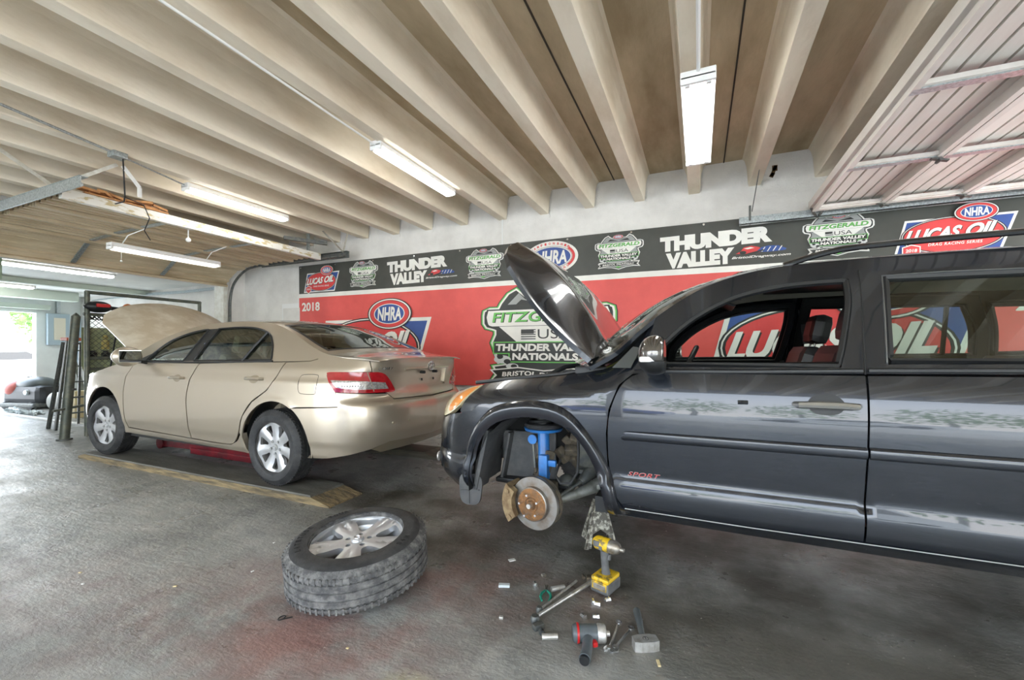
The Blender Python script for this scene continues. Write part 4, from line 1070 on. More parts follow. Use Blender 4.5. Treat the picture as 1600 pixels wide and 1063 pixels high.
def build_hub(root):
    """bare front suspension in the near wheel house, car-local coordinates"""
    sus = empty('front_suspension', (0, 0, 0)); sus.parent = root
    cx, cy, cz = -1.325, -.835, .425      # disc face centre
    R = Matrix.Rotation(math.radians(-10), 3, 'Z')
    def P3(x, y, z): return R @ Vector((x, y, z)) + Vector((cx, cy, cz))
    d = MB()
    d.lathe([(.082, -.026), (.090, -.022), (.092, .0), (.141, .0), (.143, .003), (.143, .022), (.136, .026), (.09, .026)], (cx, cy, cz), 'y', 56, R=R)
    disc = d.build('brake_disc', M['disc'], sus)
    h = MB(); h.lathe([(.001, -.040), (.020, -.040), (.024, -.036), (.026, -.028), (.034, -.027), (.038, -.031), (.040, -.0265), (.082, -.0265), (.089, -.022), (.0905, -.001)], (cx, cy, cz), 'y', 40, R=R)
    h.build('hub', M['rust'], sus)
    for k in range(5):
        a = 2 * PI * k / 5 + .5
        MB().cyl(P3(.057 * math.cos(a), -.02, .057 * math.sin(a)), P3(.057 * math.cos(a), -.062, .057 * math.sin(a)), .0062, 8).build('wheel_stud', M['chrome'], sus)
    MB().cyl(P3(0, -.03, 0), P3(0, -.058, 0), .013, 10).build('axle_nut', M['steel'], sus)
    # caliper towards the front of the car, over the disc rim
    c = MB(); pts = [(a, r0) for a, r0 in ()]
    A = [math.radians(x) for x in range(148, 224, 8)]
    prof = [(.165 * math.cos(a), .165 * math.sin(a)) for a in A] + [(.112 * math.cos(a), .112 * math.sin(a)) for a in A[::-1]]
    c.prism(prof, lambda a, b: P3(a, -.052, b), lambda a, b: P3(a, -.012, b))
    prof2 = [(.178 * math.cos(a), .178 * math.sin(a)) for a in A] + [(.150 * math.cos(a), .150 * math.sin(a)) for a in A[::-1]]
    c.prism(prof2, lambda a, b: P3(a, -.045, b), lambda a, b: P3(a, .08, b))
    for an in (158, 214): c.cyl(P3(.15 * math.cos(math.radians(an)), -.06, .15 * math.sin(math.radians(an))), P3(.15 * math.cos(math.radians(an)), .04, .15 * math.sin(math.radians(an))), .014, 10)
    c.build('brake_caliper', M['caliper'], sus)
    k = MB(); k.box((cx + .02, cy + .10, cz), (.16, .09, .20), None, .03); k.lathe([(.05, .03), (.135, .034), (.138, .05), (.05, .055)], (cx + .01, cy, cz), 'y', 32, R=R); k.bar((cx, cy + .09, cz + .05), (cx + .04, cy + .14, cz + .26), .05, .06, bev=.01); k.build('knuckle', M['iron_rusty'], sus)
    s = MB(); s.cyl((-1.305, -.72, .55), (-1.325, -.68, .81), .033, 18); s.cyl((-1.305, -.722, .52), (-1.305, -.72, .56), .022, 14)
    s.box((-1.30, -.735, .60), (.05, .06, .14), None, .008); s.box((-1.26, -.735, .625), (.06, .03, .035), None, .008)
    s.lathe([(.033, -.008), (.105, .0), (.112, .014), (.106, .016), (.03, .004)], (-1.325, -.68, .795), 'z', 32)
    s.build('strut', M['strut_blue'], sus)
    MB().lathe([(.10, 0), (.11, .012), (.10, .022), (.06, .024)], (-1.325, -.68, .812), 'z', 32).build('spring_seat', M['rubber'], sus)
    sp = MB(); sp.tube([(-1.33 + .075 * math.cos(t * .5), -.67 + .075 * math.sin(t * .5), .83 + t * .0022) for t in range(0, 60)], .009, 7); sp.build('coil_spring', M['black'], sus)
    MB().cyl((-1.33, -.67, .83), (-1.335, -.665, .96), .045, 16).build('bump_boot', M['black'], sus)
    l = MB(); l.cyl((-1.385, -.70, .74), (-1.385, -.665, .74), .028, 14); l.cyl((-1.385, -.69, .72), (-1.37, -.70, .58), .008, 8); l.build('drop_link', M['iron'], sus); MB().cyl((-1.385, -.705, .74), (-1.385, -.70, .74), .027, 14).build('link_nut', M['strut_blue'], sus)
    a = MB(); a.tube([(-1.27, -.70, .40), (-1.15, -.62, .43), (-1.02, -.52, .485), (-.93, -.46, .50)], [.022, .026, .042, .04], 10); a.box((-1.0, -.52, .482), (.22, .12, .03), (0, -.25, 0), .01); a.build('control_arm', M['alloy_old'], sus)
    t = MB(); t.tube([(-1.22, -.70, .44), (-1.14, -.60, .49), (-1.10, -.55, .52)], .010, 8); t.tube([(-1.13, -.59, .495), (-1.10, -.55, .53), (-1.07, -.50, .56), (-1.04, -.44, .59)], [.020, .034, .036, .026], 12); t.build('tie_rod', M['iron'], sus)
    t = MB(); t.tube([(-1.26, -.70, .41), (-1.2, -.5, .46), (-1.2, -.35, .50)], .018, 10); t.ball((-1.22, -.56, .47), .055, 8); t.build('drive_shaft', M['iron'], sus)
    b = MB(); b.tube([(-1.23, -.66, .63), (-1.235, -.735, .56), (-1.20, -.755, .525), (-1.15, -.74, .53), (-1.12, -.70, .58), (-1.125, -.66, .68), (-1.14, -.62, .76)], .0075, 8); b.build('brake_hose', M['rubber'], sus)
    g = MB(); r = random.Random(5)
    for i in range(9): g.box((-1.20 + r.uniform(-.05, .08), -.56 + r.uniform(-.04, .04), .60 + .035 * i), (.05 + r.random() * .05, .05, .05), (r.random(), r.random(), r.random()), .01)
    g.build('inner_bracket', M['iron_rusty'], sus)
    # plastic splash liner in front of the disc and its torn flap
    sl = MB()
    def wall(pts, y0, y1):
        vs = [];
        for a, b in pts: vs += [(a, y0, b), (a, y1, b)]
        sl.add(vs, [(2 * i, 2 * i + 1, 2 * i + 3, 2 * i + 2) for i in range(len(pts) - 1)], True)
    wall([(-1.70, .46), (-1.68, .62), (-1.62, .76), (-1.52, .85)], -.83, -.46)
    sl.box((-1.60, -.56, .60), (.02, .10, .30), (0, .18, 0), .008); sl.box((-1.66, -.74, .62), (.03, .16, .36), (0, .22, 0), .01)
    sl.build('splash_liner', M['liner_grey'], root)
    MB().box((-1.47, -.53, .60), (.34, .02, .30), (0, 0, .1), .01).build('splash_guard', M['liner_grey'], root)
    MB().bx(-1.66, -1.2, -.62, -.46, .44, .47, .01).build('subframe_lip', M['black'], root)
    m = MB(); m.box((-1.10, -.52, .72), (.12, .10, .30), (.1, .1, .2), .03); m.cyl((-1.18, -.50, .60), (-1.06, -.48, .60), .06, 14); m.cyl((-1.15, -.47, .52), (-1.15, -.47, .74), .045, 14); m.build('gearbox_mount', M['iron'], sus)
    m = MB(); m.tube([(-1.36, -.70, .55), (-1.38, -.66, .60), (-1.345, -.70, .66), (-1.36, -.68, .72)], .012, 7); m.tube([(-1.40, -.66, .50), (-1.37, -.69, .55), (-1.34, -.72, .52)], .010, 7); m.build('sensor_wire', M['iron_rusty'], sus)
    fl = MB(); fl.prism(crom([(-1.79, .52), (-1.80, .42), (-1.785, .365), (-1.74, .35), (-1.68, .365), (-1.66, .42), (-1.665, .52)], 5, True), lambda a, b: (a, -.80, b), lambda a, b: (a, -.812, b)); fl.bar((-1.79, -.815, .43), (-1.67, -.815, .445), .006, .006); fl.bar((-1.735, -.815, .36), (-1.74, -.815, .50), .006, .006)
    fl.build('mud_flap', M['liner_grey'], root)
M['liner'] = mat('wheel_liner', (0.006, 0.006, 0.006), 0.85)
M['liner_grey'] = mat('dusty_liner', (0.060, 0.062, 0.065), 0.62, col2=(0.10, 0.10, 0.10), scale=10)
M['privacy_solid'] = mat('dark_corner_glass', (0.10, 0.11, 0.11), 0.08, 0.3)
M['headlining'] = mat('headlining', (0.33, 0.31, 0.26), 0.9)
M['handle'] = mat('grey_handle', (0.36, 0.36, 0.34), 0.22, 0.7, coat=1)
M['black_gloss'] = mat('gloss_black', (0.012, 0.013, 0.015), 0.2, coat=1)
M['mirror_shell'] = paint('mirror_shell', (0.16, 0.15, 0.14), 0.8, 0.15)
M['lens_ind'] = mat('indicator_lens', (0.78, 0.76, 0.74), 0.2, coat=1)
M['red_gloss'] = mat('red_badge', (0.55, 0.02, 0.02), 0.3)
M['chrome_dim'] = mat('bright_edge', (0.28, 0.30, 0.33), 0.3, 0.9)
M['seam_light'] = mat('pale_sill_edge', (0.62, 0.62, 0.60), 0.3, 0.3)
M['caliper'] = mat('cast_caliper', (0.36, 0.27, 0.15), 0.6, 0.4, col2=(0.20, 0.13, 0.07), scale=25, bump=.2)
M['iron_rusty'] = mat('greasy_iron', (0.16, 0.13, 0.09), 0.7, 0.3, col2=(0.06, 0.055, 0.05), scale=22)
M['strut_blue'] = mat('blue_damper', (0.02, 0.17, 0.50), 0.35, col2=(0.03, 0.12, 0.33), scale=15)
M['alloy_old'] = mat('old_cast_arm', (0.30, 0.31, 0.29), 0.55, 0.5, col2=(0.16, 0.16, 0.14), scale=16)
SUV = build_suv()
# ================================================================== THE RACING BANNER
def cloth_mat(name, col, sheen=.45):
    return mat(name, col, sheen, col2=tuple(min(1, c * 1.18 + .012) for c in col), scale=1.3, spec=.45, bump=.25, bscale=3.0)
CB = {'black': cloth_mat('banner_black', (0.050, 0.052, 0.044)), 'red': cloth_mat('banner_red', (0.66, 0.085, 0.075)), 'stripe': cloth_mat('banner_white', (0.74, 0.73, 0.68)),
      'blue': cloth_mat('banner_blue', (0.030, 0.075, 0.27)), 'green': cloth_mat('banner_green', (0.13, 0.46, 0.09)), 'grey': cloth_mat('banner_grey', (0.30, 0.31, 0.30)),
      'silver': cloth_mat('banner_silver', (0.56, 0.57, 0.55)), 'ink': cloth_mat('banner_ink', (0.022, 0.024, 0.022)), 'lred': cloth_mat('banner_scarlet', (0.62, 0.05, 0.05))}
BY = 5.315
def wav(x, z):
    return .007 * math.sin(x * 2.3 + z * 1.3) * math.sin(z * 1.9 + .4 + x * .35) + .004 * math.sin(x * 6.1 - z * 5.0) * max(0, (2.7 - z)) * .4
BAN = empty('banner', (0, BY, 0), label='long black and red racing banner hung along the back wall', cat='banner')
def bfn(off): return lambda x, z: (x, wav(x, z) - off, z)
patch('black_band', [(-6.40, 2.165), (4.6, 2.12), (4.6, 2.70), (-6.40, 2.72)], bfn(0), CB['black'], BAN, res=.12, out=(0, -1, 0), skirt=.006)
patch('white_stripe', [(-6.40, 2.165), (-6.40, 2.235), (4.6, 2.165), (4.6, 2.10)], bfn(.0015), CB['stripe'], BAN, res=.12, out=(0, -1, 0), skirt=0)
patch('red_field', [(-6.40, .74), (4.6, .78), (4.6, 2.13), (-6.40, 2.175)], bfn(0), CB['red'], BAN, res=.12, out=(0, -1, 0), skirt=.006)
for k in range(14):
    MB().cyl((-6.35 + .8 * k, .003 + wav(-6.35 + .8 * k, 2.68), 2.685), (-6.35 + .8 * k, -.008 + wav(-6.35 + .8 * k, 2.68), 2.685), .012, 10).build('grommet', M['chrome'], BAN)

class Art:
    """printed artwork: shapes gathered per colour, each colour one sheet following the cloth"""
    def __init__(s, name, cx, cz, sc, z0=.002, ys=1.0, y0=0.0):
        s.ys, s.y0 = ys, y0; s.name, s.cx, s.cz, s.sc, s.z0 = name, cx, cz, sc, z0; s.lay = []; s.n = 0
    def put(s, col, vs, fs):
        s.n += 1; s.lay.append((col, [(p[0] * s.sc + s.cx, (s.y0 + (p[1] - s.y0) * s.ys) * s.sc + s.cz, s.z0 + .0010 * s.n) for p in vs], fs)); return s
    def poly(s, col, pts, res=None):
        pts = [(p[0], p[1]) for p in pts]; t = tessellate_polygon([[Vector((p[0], p[1], 0)) for p in pts]])
        return s.put(col, pts, [tuple(q) for q in t])
    def oval(s, col, x, y, a, b, n=40):
        vs = [(x, y)] + [(x + a * math.cos(2 * PI * i / n), y + b * math.sin(2 * PI * i / n)) for i in range(n)]
        return s.put(col, vs, [(0, 1 + i, 1 + (i + 1) % n) for i in range(n)])
    def text(s, col, body, x0, x1, y0, y1, bold=.03, shear=0.0, space=1.0, fx=None, shadow=None):
        v, f = fit_text(body, x0, x1, y0, y1, bold, shear, space)
        if fx: v = [(fx(p[0], p[1])) for p in v]
        if shadow:
            s.put(shadow[0], [(p[0] + shadow[1], p[1] + shadow[2]) for p in v], f)
        return s.put(col, v, f)
    def build(s):
        by = {}
        root = empty(s.name, (0, 0, 0)); root.parent = BAN
        order = []
        for col, vs, fs in s.lay:
            if col not in by: by[col] = MB(); order.append(col)
            bm = bmesh.new(); bv = [bm.verts.new((x, o, z)) for x, z, o in vs]
            for f in fs:
                try: bm.faces.new([bv[i] for i in f])
                except ValueError: pass
            for it in range(4):
                lg = [e for e in bm.edges if e.calc_length() > .10]
                if not lg: break
                bmesh.ops.subdivide_edges(bm, edges=lg, cuts=1); bmesh.ops.triangulate(bm, faces=bm.faces[:])
            bm.verts.index_update()
            by[col].add([(v.co.x, wav(v.co.x, v.co.z) - v.co.y, v.co.z) for v in bm.verts], [tuple(v.index for v in f.verts) for f in bm.faces]); bm.free()
        for c in order:
            o = by[c].build(c + '_print', CB[c], root, fix=False)
        return root

def nhra(A, x, y, a, ring='lred', white='stripe', f='blue'):
    b = a * .56
    A.oval('ink', x, y, a * 1.10, b * 1.12); A.oval(white, x, y, a * 1.04, b * 1.06); A.oval('ink', x, y, a * .98, b * .98); A.oval(ring, x, y, a * .95, b * .95)
    A.oval(white, x, y, a * .76, b * .72); A.oval(f, x, y, a * .72, b * .67)
    def bend(px, py): 
        k = 1 - ((px - x) / a) ** 2 * .55; return (px, y + (py - y) * k)
    A.text(white, 'NHRA', x - a * .58, x + a * .60, y - b * .50, y + b * .50, .035, .12, 1.0, bend)

def lucas(cx, cz, w, name):
    """w: full width of the blue outline; unit = w/2"""
    A = Art(name, cx, cz, w / 2)
    out = [(-.80, .36), (-.10, .36), (.25, .36), (1.0, .36), (.74, -.44), (-1.0, -.44)]
    A.poly('stripe', out); A.poly('blue', shrink(out, .045))
    A.oval('ink', -.02, -.02, .86, .40); A.oval('stripe', -.02, -.02, .84, .385); A.oval('ink', -.02, -.02, .825, .372); A.oval('lred', -.02, -.02, .80, .355)
    A.text('stripe', 'LUCAS', -.82, .14, -.10, .17, .045, .42, 1.0, lambda x, y: (x, y + .05 * x), shadow=('ink', .012, -.016))
    A.text('stripe', 'OIL', .19, .70, -.10, .17, .045, .42, 1.0, lambda x, y: (x, y + .05 * x), shadow=('ink', .012, -.016))
    A.text('stripe', 'DRAG RACING SERIES', -.42, .45, -.235, -.175, .02, .2, 1.15)
    sh = [(-.86, -.22), (-.70, -.17), (-.54, -.22), (-.54, -.38), (-.70, -.50), (-.86, -.38)]
    A.poly('stripe', sh); A.poly('lred', shrink(sh, .022)); A.text('stripe', '2018', -.80, -.60, -.34, -.27, .03, .1)
    nhra(A, .35, .42, .33)
    return A.build()

def fitz(cx, cz, w, name, dim=False):
    """shield badge; unit = w/2"""
    A = Art(name, cx, cz, w / 2, ys=.69, y0=.345)
    half = [(0, .86), (.16, .80), (.30, .80), (.44, .96), (.58, .86), (.70, .66), (.74, .56), (.88, .56), (.985, .50), (1.0, .40), (1.0, .22), (.95, .12), (.84, .08), (.80, .06), (.80, -.02), (.86, -.20), (.78, -.48), (.64, -.66), (.84, -.70), (.78, -.86), (.86, -1.02), (.62, -.98), (.30, -1.02), (0, -1.14)]
    full = half + [(-a, b) for a, b in half[::-1][1:-1]]
    A.poly('ink', shrink(full, -.035)); A.poly('green' if not dim else 'silver', shrink(full, -.02)); A.poly('stripe', full); A.poly('ink', shrink(full, .03)); A.poly('grey' if dim else 'ink', shrink(full, .06))
    A.poly('grey', [(-.58, .62), (-.40, .86), (-.30, .72), (0, .66), (.30, .72), (.40, .86), (.58, .62)])
    A.poly('ink', [(-.46, .60), (-.36, .72), (0, .60), (.36, .72), (.46, .60)])
    bar = crom([(-.90, .50, 'c'), (.90, .50, 'c'), (.93, .36), (.90, .20), (.84, .16, 'c'), (-.84, .16, 'c'), (-.90, .20), (-.93, .36)], 4)
    A.poly('ink', shrink(bar, -.03)); A.poly('stripe', bar)
    A.text('ink', 'FITZGERALD', -.83, .85, .235, .455, .035, .15); A.text('green', 'FITZGERALD', -.835, .845, .245, .46, .015, .15)
    A.poly('stripe', [(-.72, .15), (.72, .15), (.40, -.22), (-.40, -.22)])
    A.text('ink', 'USA', -.10, .40, -.12, .08, .0, 0, 1.0)
    A.poly('ink', [(-.36, -.01), (-.16, -.01), (-.16, .08), (-.36, .08)])
    for i in range(5):
        y = .08 - .048 * i; A.poly('ink', [(-.36, y - .02), (-.13, y - .02), (-.13, y), (-.36, y)])
    tv = [(-.80, -.20), (.80, -.20), (.80, -.42), (.54, -.42), (.54, -.60), (-.54, -.60), (-.54, -.42), (-.80, -.42)]
    A.poly('green', shrink(tv, -.022)); A.poly('ink', tv)
    A.text('stripe', 'THUNDER VALLEY', -.77, .77, -.38, -.225, .045, .08); A.text('stripe', 'NATIONALS', -.50, .50, -.57, -.42, .045, .05)
    for sg in (-1, 1):
        A.oval('silver', sg * .66, -.56, .14, .09); A.oval('ink', sg * .70, -.50, .055, .05); A.oval('ink', sg * .58, -.60, .055, .05); A.oval('silver', sg * .50, -.70, .10, .06); A.oval('ink', sg * .47, -.70, .05, .04)
        A.poly('silver', [(sg * .80, -.45), (sg * .74, -.66), (sg * .70, -.66), (sg * .76, -.45)])
    rb = [(-.82, -.80), (-.40, -.74), (0, -.80), (.40, -.74), (.82, -.80), (.74, -.90), (.82, -1.0), (.40, -.92), (0, -.98), (-.40, -.92), (-.82, -1.0), (-.74, -.90)]
    A.poly('stripe', shrink(rb, -.025)); A.poly('ink', rb)
    A.text('stripe', 'BRISTOL DRAGWAY', -.66, .66, -.925, -.825, .03, .12, 1.05, lambda x, y: (x, y + .03 * math.sin(x * 5) ** 2))
    A.poly('green', [(-.14, -1.0), (.14, -1.0), (0, -1.10)])
    nhra(A, 0, .80, .20)
    return A.build()

def thunder(cx, cz, w, name):
    A = Art(name, cx, cz, w / 2, ys=.50)
    A.text('stripe', 'THUNDER', -1.0, .76, .02, .56, .075, 0, .98, lambda x, y: (x, y + .03 * x))
    A.text('stripe', 'VALLEY', -.90, .20, -.60, -.04, .075, 0, .98, lambda x, y: (x, y + .03 * x))
    A.text('stripe', 'BristolDragway.com', .16, 1.02, -.47, -.37, .02, .3, 1.0)
    # little racing cars
    A.poly('lred', [(.22, -.28), (.30, -.20), (.34, -.08), (.46, -.04), (.56, -.10), (.66, -.22), (.60, -.27), (.40, -.30)]); A.oval('ink', .33, -.25, .05, .055)
    A.poly('stripe', [(.34, -.12), (.44, -.08), (.50, -.12), (.40, -.15)])
    A.poly('blue', [(.52, -.26), (.60, -.12), (.70, -.08), (.84, -.10), (.96, -.22), (.94, -.27), (.70, -.29)])
    for i in range(4): A.poly('stripe', [(.60 + .08 * i, -.27), (.615 + .08 * i, -.27), (.66 + .08 * i, -.12), (.645 + .08 * i, -.12)])
    A.poly('ink', [(.38, -.30), (.62, -.20), (.66, -.22), (.50, -.31)])
    return A.build()

A = Art('year_print', -6.13, 2.005, 1.0); A.text('stripe', '2018', -.20, .22, -.075, .075, .03); A.build()
lucas(-4.825, 1.325, 2.37, 'oil_logo')
fitz(-1.862, 1.385, 1.84, 'shield_logo')
lucas(1.24, 1.30, 2.37, 'oil_logo')
lucas(-5.87, 2.43, .82, 'oil_logo'); fitz(-4.945, 2.465, .58, 'shield_logo', True); thunder(-3.84, 2.465, 1.26, 'event_logo')
fitz(-2.754, 2.455, .58, 'shield_logo', True)
A = Art('oval_logo', -1.78, 2.47, 1.0)
A.oval('stripe', 0, 0, .37, .215); A.oval('blue', 0, 0, .275, .135)
A.oval('ink', 0, 0, .29, .148); A.oval('stripe', 0, 0, .285, .143); A.oval('blue', 0, 0, .27, .132)
A.poly('lred', [(.33 * math.cos(t / 10), .185 * math.sin(t / 10)) for t in range(-7, 8)] + [(.295 * math.cos(t / 10), .152 * math.sin(t / 10)) for t in range(7, -8, -1)])
A.text('stripe', 'NHRA', -.21, .22, -.095, .095, .035, .15, 1.0, lambda x, y: (x, y * (1 - (x / .35) ** 2 * .5)))
def ringtext(A, body, top):
    n = len(body)
    for i, ch in enumerate(body):
        if ch == ' ': continue
        t = (i + .5) / n; a = math.radians(158 - 122 * t) if top else math.radians(-150 + 112 * t)
        cx, cy = .325 * math.cos(a), .180 * math.sin(a); tx, ty = -.325 * math.sin(a), .180 * math.cos(a); l = math.hypot(tx, ty); tx, ty = tx / l, ty / l
        if top: tx, ty = -tx, -ty
        v, f = fit_text(ch, -.013, .013, -.016, .016, .04)
        A.put('lred', [(cx + p[0] * tx - p[1] * ty, cy + p[0] * ty + p[1] * tx) for p in v], f)
ringtext(A, 'CHAMPIONSHIP', True); ringtext(A, 'DRAG RACING', False)
A.build()
fitz(-.90, 2.445, .58, 'shield_logo', True); thunder(.23, 2.41, 1.30, 'event_logo')
fitz(1.295, 2.42, .59, 'shield_logo', True); lucas(2.18, 2.345, .88, 'oil_logo')
A = Art('year_print', 2.80, 1.68, 1.0); A.text('stripe', '2018', -.20, .22, -.075, .075, .03); A.build()
# ================================================================== OVERHEAD: DOORS, TRACKS, LIGHTS, CONDUIT
M['door_tan'] = mat('tan_door_sheet', (0.60, 0.50, 0.34), 0.6, col2=(0.42, 0.33, 0.20), scale=4, lo=.4, hi=.7, stretch=(2, .4, 1))
M['door_grey'] = mat('pale_door_sheet', (0.72, 0.68, 0.63), 0.5, col2=(0.60, 0.56, 0.50), scale=3, stretch=(2, .3, 1))
M['groove'] = mat('door_groove', (0.10, 0.07, 0.045), 0.8)
M['peel'] = mat('peeling_white', (0.80, 0.78, 0.71), 0.6, col2=(0.55, 0.45, 0.24), scale=7, lo=.52, hi=.60, stretch=(3, 1, 3))

def overhead_door(name, path, y0, y1, nsec, msheet, mrail, ribs, gw=.010, gd=.018, rh=.014):
    """sectional door rolled up along a path of (x, z) seen from inside/below; sections along the path"""
    d = crom(path, 10); acc = [0.0]
    for i in range(1, len(d)): acc.append(acc[-1] + math.hypot(d[i][0] - d[i - 1][0], d[i][1] - d[i - 1][1]))
    fx = pchip(list(zip(acc, [p[0] for p in d]))); fz = pchip(list(zip(acc, [p[1] for p in d]))); L = acc[-1]
    def P(s, off=0):
        e = .01; a = Vector((fx(s + e) - fx(s - e), 0, fz(s + e) - fz(s - e))).normalized(); n = Vector((a.z, 0, -a.x))
        if n.z > 0: n = -n
        return Vector((fx(s), 0, fz(s))) + n * off, a, n
    root = struct(name, MB().bx(*(0, .001, y0, y0 + .001, 2.9, 2.901)), msheet) if False else empty(name)
    root['kind'] = 'structure'
    for k in range(nsec):
        s0 = L * k / nsec + .004; s1 = L * (k + 1) / nsec - .004
        m = MB(); vs = []; prof = [(0, 0)]
        for q in range(ribs):
            a0, a1 = q / ribs, (q + 1) / ribs; g = gw / (s1 - s0)
            if q: prof += [(a0 - g * .9, 0), (a0 - g * .5, -gd), (a0 + g * .5, -gd), (a0 + g * .9, 0)]
        prof.append((1, 0)); n = len(prof) - 1
        for fr, off in prof:
            p, a, nn = P(s0 + (s1 - s0) * fr, off); vs += [(p.x, y0, p.z), (p.x, y1, p.z)]
        m.add(vs, [(2 * i, 2 * i + 1, 2 * i + 3, 2 * i + 2) for i in range(n)])
        b = len(m.v); vs2 = []
        for i in (0, n):
            p, a, nn = P(s0 if i == 0 else s1, -.045); vs2 += [(p.x, y0, p.z), (p.x, y1, p.z)]
        m.add(vs2, [(0, 1, 3, 2)])
        sec = m.build('door_section', msheet, root, fix=False)
        g = MB()
        for i in range(1, ribs):
            s = s0 + (s1 - s0) * i / ribs; p, a, nn = P(s, .002); g.bar((p.x, y0 + .02, p.z), (p.x, y1 - .02, p.z), .010, .006)
        g.build('groove_shadow_line', M['groove'], sec) if False else None
        for ss in (s0 + .018, s1 - .018):
            p, a, nn = P(ss, rh); R = Matrix((a, Vector((0, 1, 0)), nn)).transposed()
            MB().box((p.x, (y0 + y1) / 2, p.z), (.036, y1 - y0, rh * 2), R).build('rail', mrail, sec)
    return root, P, L

# --- left door, rolled up above the sedan
ld, LP_, LL = overhead_door('door_1', [(-5.56, 2.765), (-6.1, 2.765), (-6.7, 2.76), (-7.25, 2.74), (-7.6, 2.66), (-7.80, 2.50), (-7.86, 2.42)], 2.0, 4.98, 4, M['door_tan'], M['door_tan'], 5, .030, -.030, .026)
MB().bx(-5.60, -5.53, 1.98, 5.0, 2.70, 2.80, .004).build('leading_rail', M['peel'], ld)
for y in (2.9, 3.95):
    for s0 in (.05, LL * .25 + .04, LL * .5 + .04, LL * .75 + .04):
        p0, a0, n0 = LP_(s0, .035); p1, a1, n1 = LP_(s0 + LL * .25 - .10, .035)
        MB().bar((p0.x, y, p0.z), (p1.x, y, p1.z), .055, .012, up=tuple(n0)).build('stile', M['iron_light'] if 'iron_light' in M else M['galv'], ld)
tr = crom([(-5.05, 2.735), (-6.2, 2.735), (-7.1, 2.73), (-7.45, 2.66), (-7.72, 2.46), (-7.82, 2.2), (-7.83, 1.9)], 8)
for y, nm in ((5.04, 'track'), (1.93, 'track')):
    t = MB(); t.tube([(a, y, b) for a, b in tr] + [(-7.83, y, .05)], .022, 6)
    t.bx(-7.0, -5.0, y - .005 + (.02 if y > 3 else -.02), y + .005 + (.02 if y > 3 else -.02), 2.70, 2.80)
    t.bx(-7.0, -5.0, y - .03, y + .03, 2.795, 2.80); t.build(nm, M['iron'] if y > 3 else M['galv'], ld)
for k, (a, b) in enumerate((((-5.55, 1.93, 2.79), (-5.35, 2.32, 3.12)), ((-5.55, 1.93, 2.79), (-5.75, 1.55, 3.12)), ((-5.1, 5.04, 2.79), (-5.38, 4.90, 3.12)), ((-5.1, 5.04, 2.79), (-4.95, 5.0, 3.12)))):
    MB().bar(a, b, .032, .006, up=(1, 0, 0)).build('hanger_strap', M['bare'], ld)
# --- right door, rolled up above the sport utility car
rd, RP_, RL_ = overhead_door('door_2', [(1.03, 2.69), (2.2, 2.69), (3.4, 2.69), (4.25, 2.67), (4.7, 2.58), (4.9, 2.42)], 2.0, 5.08, 7, M['door_grey'], M['door_grey'], 6, .009, .030, .030)
MB().bx(1.005, 1.055, 1.98, 5.10, 2.665, 2.735, .004).build('leading_rail', M['door_grey'], rd)
for y in (2.95, 4.02, 5.04):
    for k in range(6):
        p0, a0, n0 = RP_(RL_ * k / 7 + .01, .045); p1, a1, n1 = RP_(RL_ * (k + 1) / 7 - .01, .045)
        st = MB(); st.bar((p0.x, y, p0.z), (p1.x, y, p1.z), .06, .03, up=tuple(n0)); st.build('stile', M['galv'] if y < 5 else M['door_grey'], rd)
        st = MB(); st.bar((p0.x, y - .042, p0.z + .006), (p1.x, y - .042, p1.z + .006), .024, .026, up=tuple(n0)); st.build('stile_flange', M['door_grey'], rd)
        if k: 
            h = MB(); h.box((p0.x - .03, y - .01, p0.z - .03), (.10, .035, .012), (0, .3, 0)); h.cyl((p0.x - .03, y - .04, p0.z - .036), (p0.x - .03, y + .03, p0.z - .036), .012, 8); h.build('hinge', M['iron'], rd)
t = MB(); t.bx(.40, 4.3, 5.21, 5.225, 2.60, 2.69); t.bx(.40, 4.3, 5.17, 5.225, 2.60, 2.608); t.bx(.40, 4.3, 5.17, 5.176, 2.60, 2.635)
t.build('track', M['galv'], rd)
t = MB(); t.tube([(4.3, 5.20, 2.63), (4.6, 5.2, 2.6), (4.85, 5.2, 2.35), (4.92, 5.2, 2.0), (4.92, 5.2, .05)], .024, 6); t.build('track', M['galv'], rd)
t = MB(); t.bar((.50, 5.20, 2.60), (.50, 5.20, 2.80), .035, .02); t.build('track_bracket', M['iron'], rd)
MB().bar((.52, 5.20, 2.74), (.56, 4.85, 3.12), .022, .006, up=(1, 0, 0)).build('hanger_strap', M['iron'], rd)
t = MB(); t.bar((1.02, 5.06, 2.66), (1.10, 5.20, 2.60), .02, .012); t.bar((1.14, 5.06, 2.66), (1.10, 5.20, 2.60), .02, .012); t.build('roller_bracket', M['iron_brown'] if 'iron_brown' in M else M['iron'], rd)

# --- strip lights
def strip_light(loc, length, tubes, label, group, rot=0.0, power=18, wide=None, hang=0.0):
    e = empty('strip_light', loc, (0, 0, rot), label, 'light', group)
    w = wide or (.20 if tubes == 2 else .12)
    b = MB(); b.box((0, 0, .035), (w, length, .05), None, .006)
    b.box((0, -length / 2 + .012, .005), (w, .024, .045), None, .004); b.box((0, length / 2 - .012, .005), (w, .024, .045), None, .004)
    b.build('housing', M['white'], e)
    for k in range(tubes):
        x = 0 if tubes == 1 else (-.060 + .12 * k)
        if tubes == 1: MB().box((x, 0, -.002), (w * .82, length - .05, .05), None, .02).build('tube', M['lit_lens'], e)
        else:
            MB().box((x, 0, -.004), (.050, length - .10, .038), None, .016).build('tube', M['tube'], e)
            for sy in (-1, 1): MB().box((x, sy * (length / 2 - .035), -.004), (.03, .03, .034), None, .004).build('lampholder', M['white'], e)
    return e
strip_light((-.005, 3.42, 2.885), 1.26, 2, 'white twin-tube strip light hanging on its conduit under the middle ceiling beam', None)
